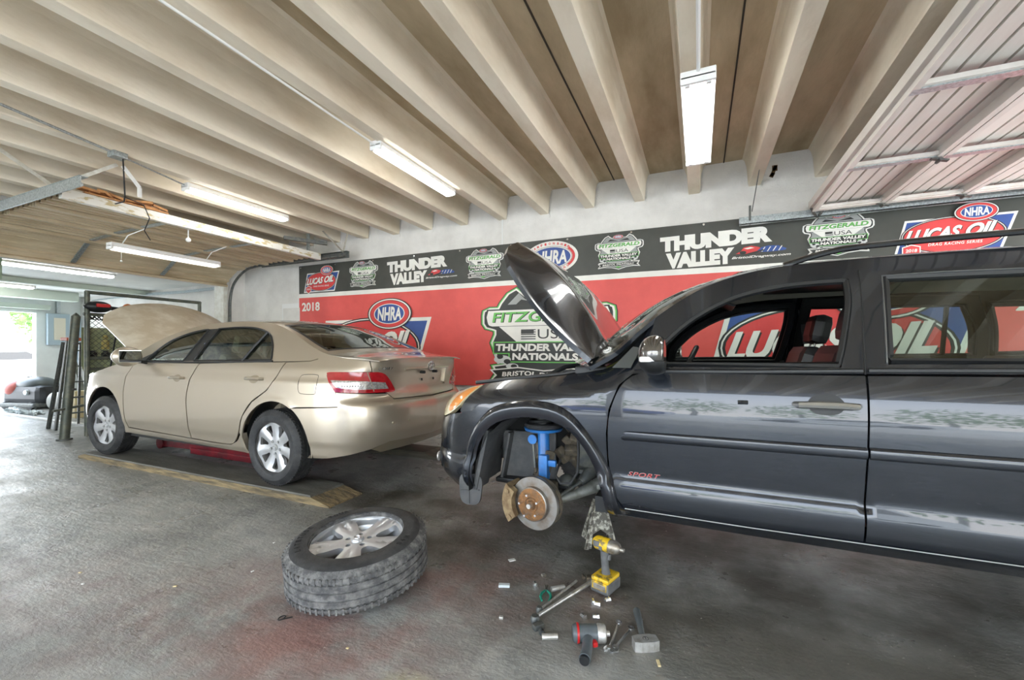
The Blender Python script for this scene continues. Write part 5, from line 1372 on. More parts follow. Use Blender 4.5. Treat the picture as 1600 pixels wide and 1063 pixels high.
strip_light((-2.57, 3.52, 3.015), 1.24, 1, 'lit strip light fixed below a ceiling beam, nearest one left of the twin-tube light', None)
strip_light((-5.11, 3.42, 3.012), 1.24, 1, 'lit strip light under the beams just above the rolled-up door on the left', None)
LIT = M['lit_lens']; M['lit_lens'] = M['lens_dim']
d = strip_light((-6.32, 3.28, 2.46), 1.24, 1, 'dim shop light with a pull cord hanging below the rolled-up left door', None)
M['lit_lens'] = LIT
strip_light((-9.2, 3.2, 2.515), 1.5, 1, 'lit strip light on the white ceiling of the far bay, the longer right-hand one', None)
strip_light((-12.3, 3.35, 2.515), 1.3, 1, 'lit strip light deep in the far bay near its open doorway', None)
h = MB()
for y in (-.5, .45): h.tube([(0, y, .05), (.10, y + .02, .16), (.30, y + .1, .24)], .006, 6)
h.build('hanger_cord', M['white'], d)
MB().tube([(0, -.5, 0), (0, -.5, -.13)], .002, 5).build('pull_cord', M['white'], d); MB().ball((0, -.5, -.14), .012, 6).build('cord_knob', M['white'], d)

# --- conduits, junction box, loose wires, scrap on the rail
c = MB(); c.cyl((.0, -1.5, 3.045), (-.003, 2.80, 2.935), .011, 8); tag(c.build('conduit', M['white']), 'white conduit running down the middle ceiling beam to the twin-tube light', 'conduit')
c = MB(); c.tube([(-2.49, -.2, 3.05), (-2.53, 1.5, 3.045), (-2.57, 2.92, 3.035)], .008, 8); tag(c.build('conduit', M['white']), 'thin white cable along a beam to the strip light left of centre', 'conduit')
c = MB(); c.tube([(-4.66, 1.0, 3.085), (-4.85, 2.055, 3.045)], .011, 8); c.tube([(-4.90, 2.185, 3.045), (-5.10, 2.79, 3.045)], .008, 8)
tag(c.build('conduit', M['galv']), 'grey metal conduit running past the left light to the junction box', 'conduit')
jb = empty('junction_box', (-4.88, 2.12, 3.04), label='galvanised junction box under the beams with a black cord dangling from it', cat='box')
MB().box((0, 0, 0), (.11, .11, .05), None, .006).build('box', M['galv'], jb)
MB().tube([(0.02, .03, -.02), (.03, .03, -.12), (.03, .04, -.36), (-.03, .06, -.40), (-.18, .06, -.40)], .006, 7).build('cord', M['black'], jb)
s = MB(); s.bar((.02, .03, -.09), (.10, .12, -.27), .035, .004, up=(1, 0, 0)); s.bar((.10, .12, -.27), (.10, .12, -.36), .035, .004, up=(1, 0, 0)); s.build('paper_tag', M['white'], jb)
c = MB(); c.tube([(-5.30, 2.35, 2.80), (-5.30, 2.52, 2.77), (-5.36, 2.60, 2.66), (-5.50, 2.62, 2.55), (-5.55, 2.70, 2.47)], .005, 6); tag(c.build('loose_wire', M['black']), 'loose dark wire drooping in front of the rolled-up left door', 'wire')
c = MB(); c.cyl((-5.62, 3.12, 2.70), (-5.62, 3.12, 2.60), .006, 6); c.ball((-5.62, 3.12, 2.58), .028, 8); tag(c.build('pull_ring', M['white']), 'white cord with a round end hanging below the peeling white door rail', 'cord')
sc = MB(); r = random.Random(11)
for i in range(9): sc.box((-5.56 + r.uniform(-.02, .03), 2.18 + i * .075, 2.815 + .018 + r.uniform(0, .02)), (.05 + r.random() * .05, .14, .022), (r.uniform(-.35, .35), r.uniform(-.3, .3), r.uniform(-.5, .5)))
sc.box((-5.56, 2.5, 2.808), (.09, .72, .012))
tag(sc.build('wood_scraps', mat('orange_wood', (.60, .30, .12), .8, col2=(.42, .20, .08), scale=20)), 'heap of broken orange wood scraps lying on the white door rail', 'wood scraps', kind='stuff')
c = MB(); c.cyl((-2.49, DW - .012, 2.70), (-2.49, DW - .012, 3.06), .009, 8); tag(c.build('conduit', M['white']), 'short white conduit on the wall between a beam end and the banner top', 'conduit')
# spring tube and a galvanised opener arm by the left door head
MB().bar((-5.55, 4.35, 2.90), (-5.25, 4.86, 2.90), .05, .05).build('spring_tube', M['iron'], ld)
MB().bx(-5.56, -5.52, 4.75, 4.78, 2.80, 3.08).build('spring_hanger', M['galv'], ld)
# green bulkhead and ducts in the far bay
g = MB(); g.bx(-9.1, -8.5, -1.0, 2.46, 2.20, 2.555); struct('trim_4', g, mat('green_bulkhead', (0.36, 0.47, 0.34), 0.7))
g = MB(); g.bx(-13.2, -12.9, -2.0, 4.9, 2.36, 2.555); g.bx(-11.2, -11.05, -2, DW, 2.46, 2.555); g.bx(-13.95, -13.8, 1.2, 4.75, 2.20, 2.30); struct('trim_5', g, mat('green_white_soffit', (0.55, 0.62, 0.54), 0.7))
c = MB()
for i in range(3): c.tube([(-8.2, DW - .05 - .03 * i, 2.50 - .03 * i), (-9.6, DW - .06 - .02 * i, 2.47 - .02 * i), (-11.2, DW - .05, 2.50 - .02 * i), (-13.2, DW - .10, 2.44)], .012, 6)
tag(c.build('pipe_run', M['galv']), 'grey pipes running along the top of the far bay back wall', 'pipes')
# ================================================================== THINGS ON THE FLOOR
# planks under the sedan
def plank(name, y0, y1, x0, x1, label):
    e = empty(name, ((x0 + x1) / 2, (y0 + y1) / 2, 0), label=label, cat='plank', group=None)
    hx, hy = (x1 - x0) / 2, (y1 - y0) / 2; m = MB()
    pr = [(-hx, 0), (hx + .10, 0), (hx + .10, .012), (hx - .10, .058), (-hx + .12, .058), (-hx, .030)]
    m.prism(pr, lambda a, b: (a, -hy, b), lambda a, b: (a, hy, b)); m.build('timber', M['wood'], e)
    t = MB(); t.add([(-hx + .12, -hy + .012, .0705), (hx - .12, -hy + .012, .0705), (hx - .12, hy, .0705), (-hx + .12, hy, .0705), (-hx + .10, -hy + .004, .057), (hx - .10, -hy + .004, .057), (hx - .10, hy, .057), (-hx + .10, hy, .057)],
                    [(0, 1, 2, 3), (4, 5, 1, 0), (5, 6, 2, 1), (7, 4, 0, 3), (6, 7, 3, 2)])
    t.build('worn_top', M['wood_top'], e); return e
plank('plank', 2.50, 2.86, -6.60, -2.78, 'long weathered plank under the near wheels of the gold sedan')
WD = M['wood'], M['wood_top']; M['wood'] = M['wood_top'] = M['wood_dark']
plank('plank', 4.09, 4.42, -6.60, -2.78, 'long dark plank under the far wheels of the gold sedan')
M['wood'], M['wood_top'] = WD
# red low-rise lift
e = empty('car_lift', (-5.0, 3.45, 0), label='dark red low-rise car lift lying on the floor under the sedan', cat='lift')
MB().bx(-.55, 1.0, -.35, .35, .02, .09, .01).build('base_frame', M['red'], e)
m = MB(); m.bar((-1.15, -.28, .10), (1.05, -.30, .15), .09, .10, bev=.01); m.cyl((-1.20, -.34, .09), (-1.20, -.22, .09), .07, 16); m.build('lift_arm', M['red'], e)
m = MB(); m.bar((-1.0, .28, .10), (1.05, .30, .15), .09, .10, bev=.01); m.build('lift_arm', M['red'], e)
m = MB(); m.bx(-.75, 1.3, -.30, -.12, .14, .20, .01); m.build('lift_deck', M['red'], e)
m = MB(); m.box((1.10, -.34, .13), (.12, .05, .05), None, .01); m.cyl((.95, -.36, .13), (.95, -.32, .13), .03, 10); m.build('release_lever', mat('bright_red_lever', (.60, .03, .03), .4), e)

# the wheel lying flat
wh = empty('loose_wheel', (-1.685, 1.775, .150), (0, 0, 0), 'car wheel with a dusty tyre and five-spoke silver rim lying flat on the floor', 'wheel')
inner = make_wheel(wh, (0, 0, 0), .362, .225, .240, 'loose', face=-1, tyre_mat=M['tyre_wear'], name='wheel_body')
for ch in list(inner.children):
    ch.parent = wh; ch.matrix_parent_inverse.identity(); ch.rotation_euler = (-PI / 2, 0, 0) 
bpy.data.objects.remove(inner)
_q = Matrix.Rotation(math.radians(5), 4, Vector((.9157, .4019, 0))) @ Matrix.Rotation(math.radians(-2.2), 4, Vector((-.4019, .9157, 0))) @ Matrix.Rotation(math.radians(-8), 4, 'Z')
wh.rotation_euler = _q.to_euler()
tyre = next(c for c in wh.children if c.name.startswith('tyre'))
sw = MB(); sw.lathe([(.352, -.1145), (.3545, -.1125), (.35, -.10)], (0, 0, 0), 'y', 96)
side = MB(); side.lathe([(.2435, -.1195), (.255, -.1200), (.29, -.1210), (.3105, -.1185), (.330, -.1075)], (0, 0, 0), 'y', 96)
so = side.build('sidewall_band', M['rubber_clean'] if 'rubber_clean' in M else M['rubber'], wh, fix=False); so.rotation_euler = (-PI / 2, 0, 0)
def arc_text(body, r, a0, a1, h, m, parent):
    n = len(body)
    for i, ch in enumerate(body):
        if ch == ' ': continue
        a = math.radians(a0 + (a1 - a0) * (i + .5) / n); v, f = fit_text(ch, -.5 * h * .8, .5 * h * .8, -.5 * h, .5 * h, .05)
        c, s = math.cos(a), math.sin(a)
        g = MB(); g.add([(c * (r + p[1]) + s * p[0], s * (r + p[1]) - c * p[0], .1225) for p in v], f); g.build('sidewall_letter', m, parent, fix=False)
M['letter'] = mat('raised_rubber', (0.012, 0.012, 0.013), 0.8)
arc_text('LATITUDE', .290, 250, 195, .028, M['letter'], wh)
arc_text('TOUR', .290, 175, 150, .030, M['letter'], wh); arc_text('M+S', .290, 22, 2, .028, M['letter'], wh)

# jack stand under the sill
js = empty('jack_stand', (-.585, 2.72, 0), (0, 0, .35), 'worn grey steel jack stand holding up the dark car sill', 'jack stand')
M['js'] = mat('paint_worn_steel', (0.52, 0.50, 0.42), 0.6, 0.3, col2=(0.12, 0.11, 0.09), scale=34, lo=.44, hi=.54)
for k in range(4):
    a = PI / 4 + k * PI / 2; ca, sa = math.cos(a), math.sin(a)
    MB().bar((ca * .125, sa * .125, .012), (ca * .028, sa * .028, .285), .040, .008, up=(-sa, ca, 0)).build('leg', M['js'], js)
for k in range(4):
    a = k * PI / 2; ca, sa = math.cos(a), math.sin(a); R = .092
    def mp(u, w, t, a=a): 
        r_ = .092 - (w - .02) * .245; x, y = r_ - t, u; return (x * math.cos(a) - y * math.sin(a), x * math.sin(a) + y * math.cos(a), w)
    o = [(-.088, .02), (-.060, .02), (-.050, .10), (0, .13), (.050, .10), (.060, .02), (.088, .02), (.030, .285), (-.030, .285)]
    g = MB(); g.prism(o, lambda u, w: mp(u, w, 0), lambda u, w: mp(u, w, .004)); g.build('side_plate', M['js'], js)
MB().bx(-.018, .018, -.018, .018, .22, .395, .003).build('ratchet_post', M['js'], js)
g = MB(); g.prism([(-.05, .385), (.05, .385), (.052, .418), (.028, .402), (-.028, .402), (-.052, .418)], lambda a, b: (a, -.025, b), lambda a, b: (a, .025, b)); g.build('saddle', M['js'], js)

# yellow cordless impact driver standing on its battery
M['tool_yellow'] = mat('worn_yellow', (0.80, 0.52, 0.02), 0.5, col2=(0.20, 0.15, 0.06), scale=26, lo=.50, hi=.60)
M['tool_dark'] = mat('worn_black_grip', (0.10, 0.105, 0.11), 0.6, col2=(0.17, 0.17, 0.17), scale=20)
M['grease'] = mat('greasy_aluminium', (0.52, 0.50, 0.46), 0.4, 0.7, col2=(0.26, 0.22, 0.16), scale=25)
e = empty('impact_driver', (-.447, 2.235, 0), (0, 0, math.radians(-18)), 'yellow and black cordless impact driver standing upright on its battery', 'power tool')
b = MB(); b.box((0, 0, .035), (.105, .135, .060), None, .012); b.build('battery', M['tool_dark'], e)
b = MB(); b.box((0, 0, .072), (.100, .128, .024), None, .009); b.box((-.045, 0, .045), (.022, .10, .065), None, .008); b.box((.0, -.064, .045), (.085, .010, .040), None, .004); b.build('foot', M['tool_yellow'], e)
b = MB(); b.box((0.003, -.069, .043), (.07, .006, .026), None, .002); b.build('battery_label', M['grease'], e)
b = MB(); b.tube([(.0, .005, .078), (-.002, .0, .12), (-.004, -.004, .165), (-.002, -.002, .205)], [.024, .019, .019, .024], 14); b.build('grip', M['tool_dark'], e)
b = MB(); b.box((.02, 0, .175), (.016, .014, .03), None, .004); b.build('trigger', M['tool_dark'], e)
b = MB(); b.lathe([(.001, -.068), (.022, -.066), (.034, -.05), (.036, -.02), (.036, .022), (.032, .028)], (0, 0, .235), 'x', 28); b.build('motor_housing', M['tool_yellow'], e)
b = MB(); b.lathe([(.0335, .026), (.0345, .032), (.034, .05), (.026, .075), (.012, .085), (.009, .105), (.001, .106)], (0, 0, .235), 'x', 28); b.build('gear_case', M['grease'], e)
b = MB(); b.box((-.035, -.033, .24), (.035, .006, .03), None, .002); b.box((-.01, -.036, .225), (.018, .006, .02), None, .002); b.build('side_vents', M['tool_dark'], e)

# grey air impact gun lying down
e = empty('impact_gun', (-.425, 1.795, 0), (0, 0, math.radians(22)), 'grey and red impact gun lying on its side with a metal nose', 'power tool')
M['gun_grey'] = mat('grey_composite', (0.085, 0.10, 0.11), 0.4, col2=(0.12, 0.14, 0.15), scale=12)
b = MB(); b.lathe([(.001, -.075), (.030, -.073), (.037, -.062), (.0385, -.05), (.036, -.045), (.036, .03), (.030, .036)], (0, .01, .038), 'x', 28); b.build('motor_housing', M['gun_grey'], e)
b = MB(); b.lathe([(.0375, -.056), (.0395, -.054), (.0395, -.047), (.0375, -.046)], (0, .01, .038), 'x', 28); b.build('red_ring', M['red_gloss'], e)
b = MB(); b.lathe([(.034, .030), (.038, .036), (.037, .062), (.031, .068), (.012, .070), (.010, .085), (.001, .086)], (0, .01, .038), 'x', 28); b.build('metal_nose', M['steel'], e)
b = MB(); b.tube([(-.012, -.02, .032), (-.022, -.07, .026), (-.040, -.125, .024)], [.024, .021, .024], 12); b.build('grip', M['gun_grey'], e)
b = MB(); b.cyl((-.040, -.124, .024), (-.044, -.137, .024), .020, 14); b.build('grip_cap', M['black'], e)
b = MB(); b.box((.012, -.042, .030), (.022, .026, .020), (0, 0, .3), .005); b.build('trigger', M['red_gloss'], e)

# sockets, bars, pliers, wrenches, hammer
def socket_(loc, ang, r, L, label, group=None, m='steel'):
    s = MB(); s.lathe([(r * .62, -L / 2 + .012), (r * .62, -L / 2), (r, -L / 2), (r, L / 2 - .03), (r * .93, L / 2 - .026), (r * .93, L / 2), (r * .55, L / 2), (r * .55, L / 2 - .012)], (0, 0, 0), 'x', 18)
    o = s.build('socket', M[m]); o.location = loc; o.rotation_euler = (0, 0, ang); return tag(o, label, 'socket', group)
socket_((-.59, 1.75, .0135), .45, .0135, .068, 'polished deep socket lying alone left of the grey impact gun')
socket_((-.672, 2.125, .013), .75, .013, .075, 'polished deep socket beside the green-handled pliers')
def bar_tool(a, b, label, r=.008, head=.018):
    a = Vector(a); b = Vector(b); L = (b - a).length; e = empty('ratchet', tuple(a), (0, 0, math.atan2(b.y - a.y, b.x - a.x)), label, 'ratchet')
    m = MB(); m.tube([(0.02, 0, head), (L * .55, 0, head), (L * .60, 0, head), (L, 0, head)], [r * .9, r * .9, r * 1.15, r * 1.15], 12); m.build('handle', M['steel'], e)
    m = MB(); m.lathe([(.001, 0), (head, 0), (head, .018), (head * .7, .026), (.001, .026)], (0, 0, .006), 'z', 20); m.build('head', M['iron'], e); return e
bar_tool((-.690, 1.835, 0), (-.520, 2.245, 0), 'thick chrome breaker bar, the lower of the two crossing bars', .0095, .022)
bar_tool((-.695, 1.905, 0), (-.600, 2.225, 0), 'thinner chrome ratchet, the upper of the two crossing bars', .006, .016)
m = MB(); m.box((-.66, 1.795, .014), (.05, .03, .026), (0, 0, .9), .006); m.cyl((-.640, 1.775, .012), (-.628, 1.758, .012), .012, 10); tag(m.build('socket_adapter', M['iron']), 'dark universal joint adapter at the lower end of the chrome bars', 'socket')
m = MB(); m.box((-.535, 2.275, .016), (.045, .035, .030), (0, 0, .3), .006); m.cyl((-.572, 2.275, .012), (-.587, 2.30, .012), .010, 10); tag(m.build('socket_adapter', M['iron_rusty']), 'rusty socket adapter at the upper end of the chrome bars', 'socket')
e = empty('pliers', (-.725, 2.09, 0), (0, 0, .30), 'small pliers with two green grips lying behind the chrome bars', 'pliers')
for sg in (-1, 1):
    m = MB(); m.tube([(sg * .006, -.004, .008), (sg * .022, -.03, .008), (sg * .026, -.060, .008), (sg * .018, -.095, .008)], [.005, .007, .007, .005], 8); m.build('grip', mat('green_grip', (.02, .28, .19), .4) if sg < 0 else bpy.data.materials['green_grip'], e)
    m = MB(); m.bar((sg * -.002, 0, .008), (sg * .006, .045, .008), .009, .008, bev=.002); m.build('jaw', M['iron'], e)
def spanner(loc, ang, L, open_first, label):
    e = empty('wrench', loc, (0, 0, ang), label, 'wrench')
    m = MB(); m.bar((.015, 0, .006), (L - .015, 0, .006), .011, .006, bev=.002); m.build('shank', M['chrome'], e)
    m = MB(); k = crom([(-.012, .004), (-.020, .016), (-.006, .022), (.010, .014), (.018, .005), (.018, -.005), (.010, -.014), (-.006, -.022), (-.020, -.016), (-.012, -.004), (-.002, -.007), (-.002, .007)], 3, True)
    m.prism(k, lambda a, b: (a, b, .002), lambda a, b: (a, b, .011)); m.build('open_jaw', M['chrome'], e)
    m = MB(); m.lathe([(.008, .002), (.0145, .002), (.0145, .011), (.008, .011)], (L, 0, 0), 'z', 20, closed=True); m.build('ring', M['chrome'], e); return e
spanner((-.322, 1.80, .001), math.radians(74), .165, True, 'bright combination wrench slanting to its ring end near the hammer')
spanner((-.338, 1.768, .013), math.radians(88), .190, True, 'upper combination wrench with its open jaw nearest the camera, crossing over the other')
e = empty('hammer', (-.205, 1.86, 0), (0, 0, math.radians(28)), 'short club hammer with grey steel head and dark rubber handle', 'hammer')
m = MB(); hp = [(-.052, -.020), (-.052, .020), (-.025, .028), (.025, .028), (.052, .020), (.052, -.020), (.025, -.026), (-.025, -.026)]
m.prism(hp, lambda a, b: (a, b, 0), lambda a, b: (a, b, .042)); m.build('head', M['steel'], e)
m = MB(); m.tube([(.0, .02, .022), (.012, .08, .020), (.030, .15, .019), (.046, .225, .019)], [.013, .013, .016, .017], 12); m.build('handle', M['gun_grey'], e)
m = MB(); m.lathe([(.010, .0422), (.0125, .0430), (.0125, .0422)], (0, -.001, 0), 'z', 20); m.box((0, 0, .0428), (.003, .014, .0012)); m.build('eye_mark', M['iron'], e)
# wheel nuts
nuts = [(-.470, 2.085, 'pair nearest the yellow driver battery'), (-.452, 2.075, 'right one'), (-.425, 2.125, ''), (-.486, 1.945, ''), (-.468, 1.940, ''), (-.440, 1.968, '')]
def nut(x, y, a, lab):
    e = empty('lug_nut', (x, y, .0105), (PI / 2, 0, a), lab, 'lug nut', 'loose lug nuts by the tools')
    m = MB(); m.lathe([(.006, -.016), (.0105, -.016), (.0105, .004), (.013, .010), (.013, .013), (.001, .0155)], (0, 0, 0), 'z', 6, smooth=False); m.build('nut', M['chrome'], e)
nut(-.478, 2.082, .4, 'chrome lug nut between the bars and the gun, left of its pair')
nut(-.452, 2.072, 1.6, 'chrome lug nut touching its pair, below the yellow driver battery')
nut(-.415, 2.128, 2.4, 'chrome lug nut on its own just right of the battery front')
nut(-.492, 1.950, .9, 'chrome lug nut behind the grey gun, the left one')
nut(-.438, 1.972, 2.0, 'chrome lug nut behind the grey gun, the right one')
nut(-.795, 2.115, .6, 'small chrome lug nut lying left of the pliers')
# scraps on the floor
def scrap(name, x, y, d, rz, m, lab, cat='scrap', z=None):
    o = MB().box((0, 0, 0), d, None, min(d) * .3).build(name, M[m]); o.location = (x, y, d[2] / 2 + .0005); o.rotation_euler = (0, 0, rz); return tag(o, lab, cat)
M['frost'] = mat('frosted_plastic', (0.62, 0.68, 0.70), 0.3); M['straw'] = mat('straw_yellow', (0.72, 0.60, 0.34), .7)
scrap('plastic_clip', -.943, 2.045, (.060, .028, .014), .35, 'frost', 'pale frosted plastic piece between the wheel and the tools')
scrap('wood_chip', -.147, 1.788, (.012, .036, .006), .3, 'straw', 'small pale wood chip right of the hammer head')
scrap('torn_paper', -1.019, 2.32, (.040, .026, .004), .8, 'white', 'crumpled white paper bit in the shade before the brake disc')
scrap('metal_fitting', -.842, 1.792, (.020, .016, .014), .3, 'steel', 'tiny metal fitting left of the bar ends')
scrap('metal_fitting', -.786, 2.225, (.024, .020, .014), .9, 'grease', 'small dull fitting above the pliers')
m = MB(); m.tube([(-1.780 + .012 * math.cos(t), 1.385 + .018 * math.sin(t), .004) for t in [i * .4 for i in range(16)]] + [(-1.74, 1.41, .004)], .0025, 5); tag(m.build('wire_loop', M['black']), 'little black wire loop on the floor left of the loose wheel', 'wire')
r = random.Random(21)
for k in range(16):
    x, y = r.uniform(-3.2, 2.2), r.uniform(.75, 2.0)
    if (x + 1.7) ** 2 + (y - 1.8) ** 2 < .3 or (-.9 < x < 0 and y > 1.6): continue
    s = r.uniform(.006, .012); o = MB().box((0, 0, 0), (s * 1.6, s, .004), None, .001).build('grit', M['straw' if k % 2 else 'white']); o.location = (x, y, .0025); o.rotation_euler[2] = r.random() * 3
    tag(o, 'tiny pale crumb of grit on the bare floor', 'grit', 'crumbs of grit on the floor')
# ================================================================== THE FAR BAY AND OUTSIDE
# chain-link gate panel standing by the opening
M['car_blue'] = mat('blue_car_paint', (.03, .10, .45), .3, .3, coat=1)
M['leaf'] = mat('green_leaves', (0.22, 0.36, 0.10), 0.6, col2=(0.12, 0.24, 0.06), scale=3)
M['gate'] = mat('olive_pipe', (0.10, 0.115, 0.095), 0.5, 0.4, col2=(0.17, 0.17, 0.13), scale=14)
e = empty('chain_link_gate', (-8.14, 3.08, 0), label='dark chain-link gate panel standing behind the nose of the sedan', cat='gate')
def bar_(n, pts, r, m='gate', p=e): return MB().tube(pts, r, 10).build(n, M[m], p)
bar_('post', [(0, .10, .01), (0, .10, 2.11)], .032); bar_('post', [(0, 1.62, .01), (0, 1.62, 2.11)], .028)
bar_('top_rail', [(0, .08, 2.10), (0, 1.64, 2.10)], .026); bar_('mid_rail', [(0, .08, 1.14), (0, 1.64, 1.14)], .024); bar_('low_rail', [(0, .08, .98), (0, 1.64, .98)], .020); bar_('bottom_rail', [(0, .08, .10), (0, 1.64, .10)], .022)
bar_('upper_rail', [(0, .06, 1.78), (0, .75, 1.78)], .024)
m = MB(); s = .075; k = 0
y0, y1, z0, z1 = .12, 1.60, .12, 1.80
i = -30
while i < 60:
    a = y0 + i * s
    for sg in (1, -1):
        p = []
        for t in (0, 1):
            pass
        # line y = a + sg*(z - z0), clipped
        if sg > 0: zz0 = max(z0, z0 + (y0 - a)); zz1 = min(z1, z0 + (y1 - a)); f = lambda z: a + (z - z0)
        else: zz0 = max(z0, z0 + (a - y1)); zz1 = min(z1, z0 + (a - y0)); f = lambda z: a - (z - z0)
        if zz1 - zz0 > .03: m.cyl((0, f(zz0), zz0), (0, f(zz1), zz1), .0036, 4, cap=False)
    i += 1
m.build('wire_mesh', M['gate'], e)
# big leaning post nearest the camera
p = empty('steel_post', (-8.12, 2.93, 0), label='thick olive steel post leaning beside the chain-link gate', cat='post')
MB().tube([(0, .0, 0), (-.015, .045, .6), (-.02, .09, 1.2), (-.02, .13, 1.74)], [.055, .055, .052, .050], 14).build('pole', M['gate'], p)
MB().cyl((-.02, .13, 1.74), (-.02, .13, 1.79), .05, 14, r2=.005).build('cap', M['gate'], p)
MB().bar((.02, -.12, .42), (.0, .20, .46), .04, .03).build('latch_bar', M['gate'], p)
MB().cyl((0, .0, 0), (0, 0, .02), .085, 12).build('foot', M['iron'], p)
for z in (.7, 1.35): MB().lathe([(.058, -.012), (.062, 0), (.058, .012)], (-.02, .05 + .06 * z - .02, z), 'z', 16).build('clamp', M['iron'], p)
# ladder-like rack and bars leaning behind
e = empty('step_ladder', (-9.2, 3.42, 0), label='dark stepladder with orange top standing behind the olive post', cat='ladder')
for (a, b) in (((0, -.20, 0), (.1, -.10, 1.42)), ((0, .20, 0), (.1, .10, 1.42)), ((-.3, -.18, 0), (-.02, -.10, 1.38)), ((-.3, .18, 0), (-.02, .10, 1.38))): MB().bar(a, b, .03, .05).build('rail', M['iron'], e)
for k in range(5): MB().bar((.02 + .015 * k, -.18 + .018 * k, .25 + .25 * k), (.02 + .015 * k, .18 - .018 * k, .25 + .25 * k), .06, .02).build('tread', M['iron'], e)
MB().box((.06, 0, 1.43), (.22, .26, .05), None, .01).build('top_cap', mat('orange_cap', (.55, .12, .05), .5), e)
# steel shelving with tools, oil jugs and yellow boxes
sh = empty('storage_rack', (-9.9, 4.55, 0), label='dark steel storage rack loaded with boxes in the far bay', cat='rack')
for x in (-.55, .55):
    for y in (-.30, .30): MB().bx(x - .02, x + .02, y - .02, y + .02, 0, 1.50).build('upright', M['iron'], sh)
for z in (.35, .85, 1.30): MB().bx(-.58, .58, -.33, .33, z, z + .03).build('shelf', M['iron'], sh)
M['box_yel'] = mat('yellow_box', (.60, .50, .16), .7, col2=(.45, .36, .12), scale=8); M['box_grn'] = mat('pale_green_box', (.50, .54, .30), .7, col2=(.36, .42, .26), scale=8); M['helm'] = mat('black_red_cap', (.03, .03, .03), .4, col2=(.35, .03, .03), scale=9, lo=.55, hi=.6)
def boxy(n, x, y, z, d, m, lab, cat='box', rz=0):
    o = MB().box((0, 0, 0), d, None, .012).build(n, M[m]); o.location = (x, y, z + d[2] / 2); o.rotation_euler = (0, 0, rz); return tag(o, lab, cat)
boxy('storage_box', -9.62, 4.42, .882, (.38, .40, .34), 'box_yel', 'yellow box on the middle shelf of the dark rack')
boxy('storage_box', -10.15, 4.50, .882, (.40, .36, .38), 'white', 'white box on the middle shelf at the left end of the dark rack')
boxy('storage_box', -9.75, 4.50, 1.332, (.55, .46, .42), 'box_yel', 'large tan box on top of the dark rack behind the sedan bonnet')
boxy('storage_box', -9.95, 4.50, .382, (.60, .40, .30), 'frost', 'pale plastic bin on the lowest shelf of the rack')
# board with sander-like machine hung on the gate
hb = empty('tool_board', (-8.24, 3.40, 1.03), label='pale yellow-green board hung inside the chain-link gate', cat='board')
MB().bx(-.02, .0, -.24, .26, 0, .56, .006).build('board', M['box_grn'], hb)
c = MB(); c.cyl((.003, .0, .02), (-.01, .0, .02), .24, 28); c.build('round_end', M['box_grn'], hb)
for y in (-.13, .02, .17):
    m = MB(); m.box((.03, y, .16), (.05, .10, .07), None, .02); m.cyl((.03, y, .16), (.03, y, .22), .03, 10); m.build('clip', M['black'], hb)
m = MB(); m.cyl((.02, .02, .24), (.02, .02, .38), .045, 12); m.ball((.02, .02, .42), .035, 6); m.build('spray_bottle', M['box_yel'], hb)
hh = empty('polisher', (-8.14, 3.30, 1.812), label='black and red polisher resting on the upper gate rail', cat='tool')
MB().ball((0, .0, .085), .14, 12, (.8, 1.15, .62)).build('body', M['black'], hh); m = MB(); m.box((.108, .02, .10), (.03, .16, .05), (0, 0, 0), .01); m.build('red_trim', M['red_gloss'], hh)
MB().tube([(0, .12, .08), (0, .25, .07), (0, .36, .10)], [.03, .03, .05], 10).build('handle', M['black'], hh)
m = MB(); m.ball((0, .36, .10), .065, 8, (.8, 1, 1)); m.build('orange_knob', mat('orange_plastic', (.6, .18, .05), .5), hh)
hz = MB(); r = random.Random(4)
for k in range(4): hz.tube([(-.02 + .02 * r.random(), -.20 + .55 * i / 14, .72 + .045 * math.sin(i * 1.1 + k * 1.7)) for i in range(15)], .009, 6)
hz.build('cable_coil', M['black'], hb)
# black folder-like strut at the sedan's fender corner
m = MB(); m.box((-7.62, 3.16, 1.13), (.06, .09, .34), (0.0, .12, 0), .01); m.v = m.v
# electrical panel on the far wall
e = empty('electrical_panel', (-14.0, 4.92, 1.78), label='grey electrical panel with a cream door on the far white wall', cat='panel')
MB().bx(.005, .12, -.19, .19, -.40, .34, .01).build('cabinet', mat('blue_grey_enamel', (.36, .45, .50), .5), e)
MB().bx(.12, .135, -.09, .11, -.28, .24, .004).build('door', mat('cream_door', (.66, .62, .50), .5), e)
MB().bx(.005, .10, -.03, .03, .36, .75).build('conduit', M['galv'], e)
# pale blue plastic curtain strip beside it
tag(MB().bx(-13.98, -13.96, 5.22, 5.34, .9, 2.05).build('plastic_sheet', mat('pale_blue_sheet', (.50, .64, .76), .4)), 'pale blue plastic sheet beside the electrical panel', 'sheet')
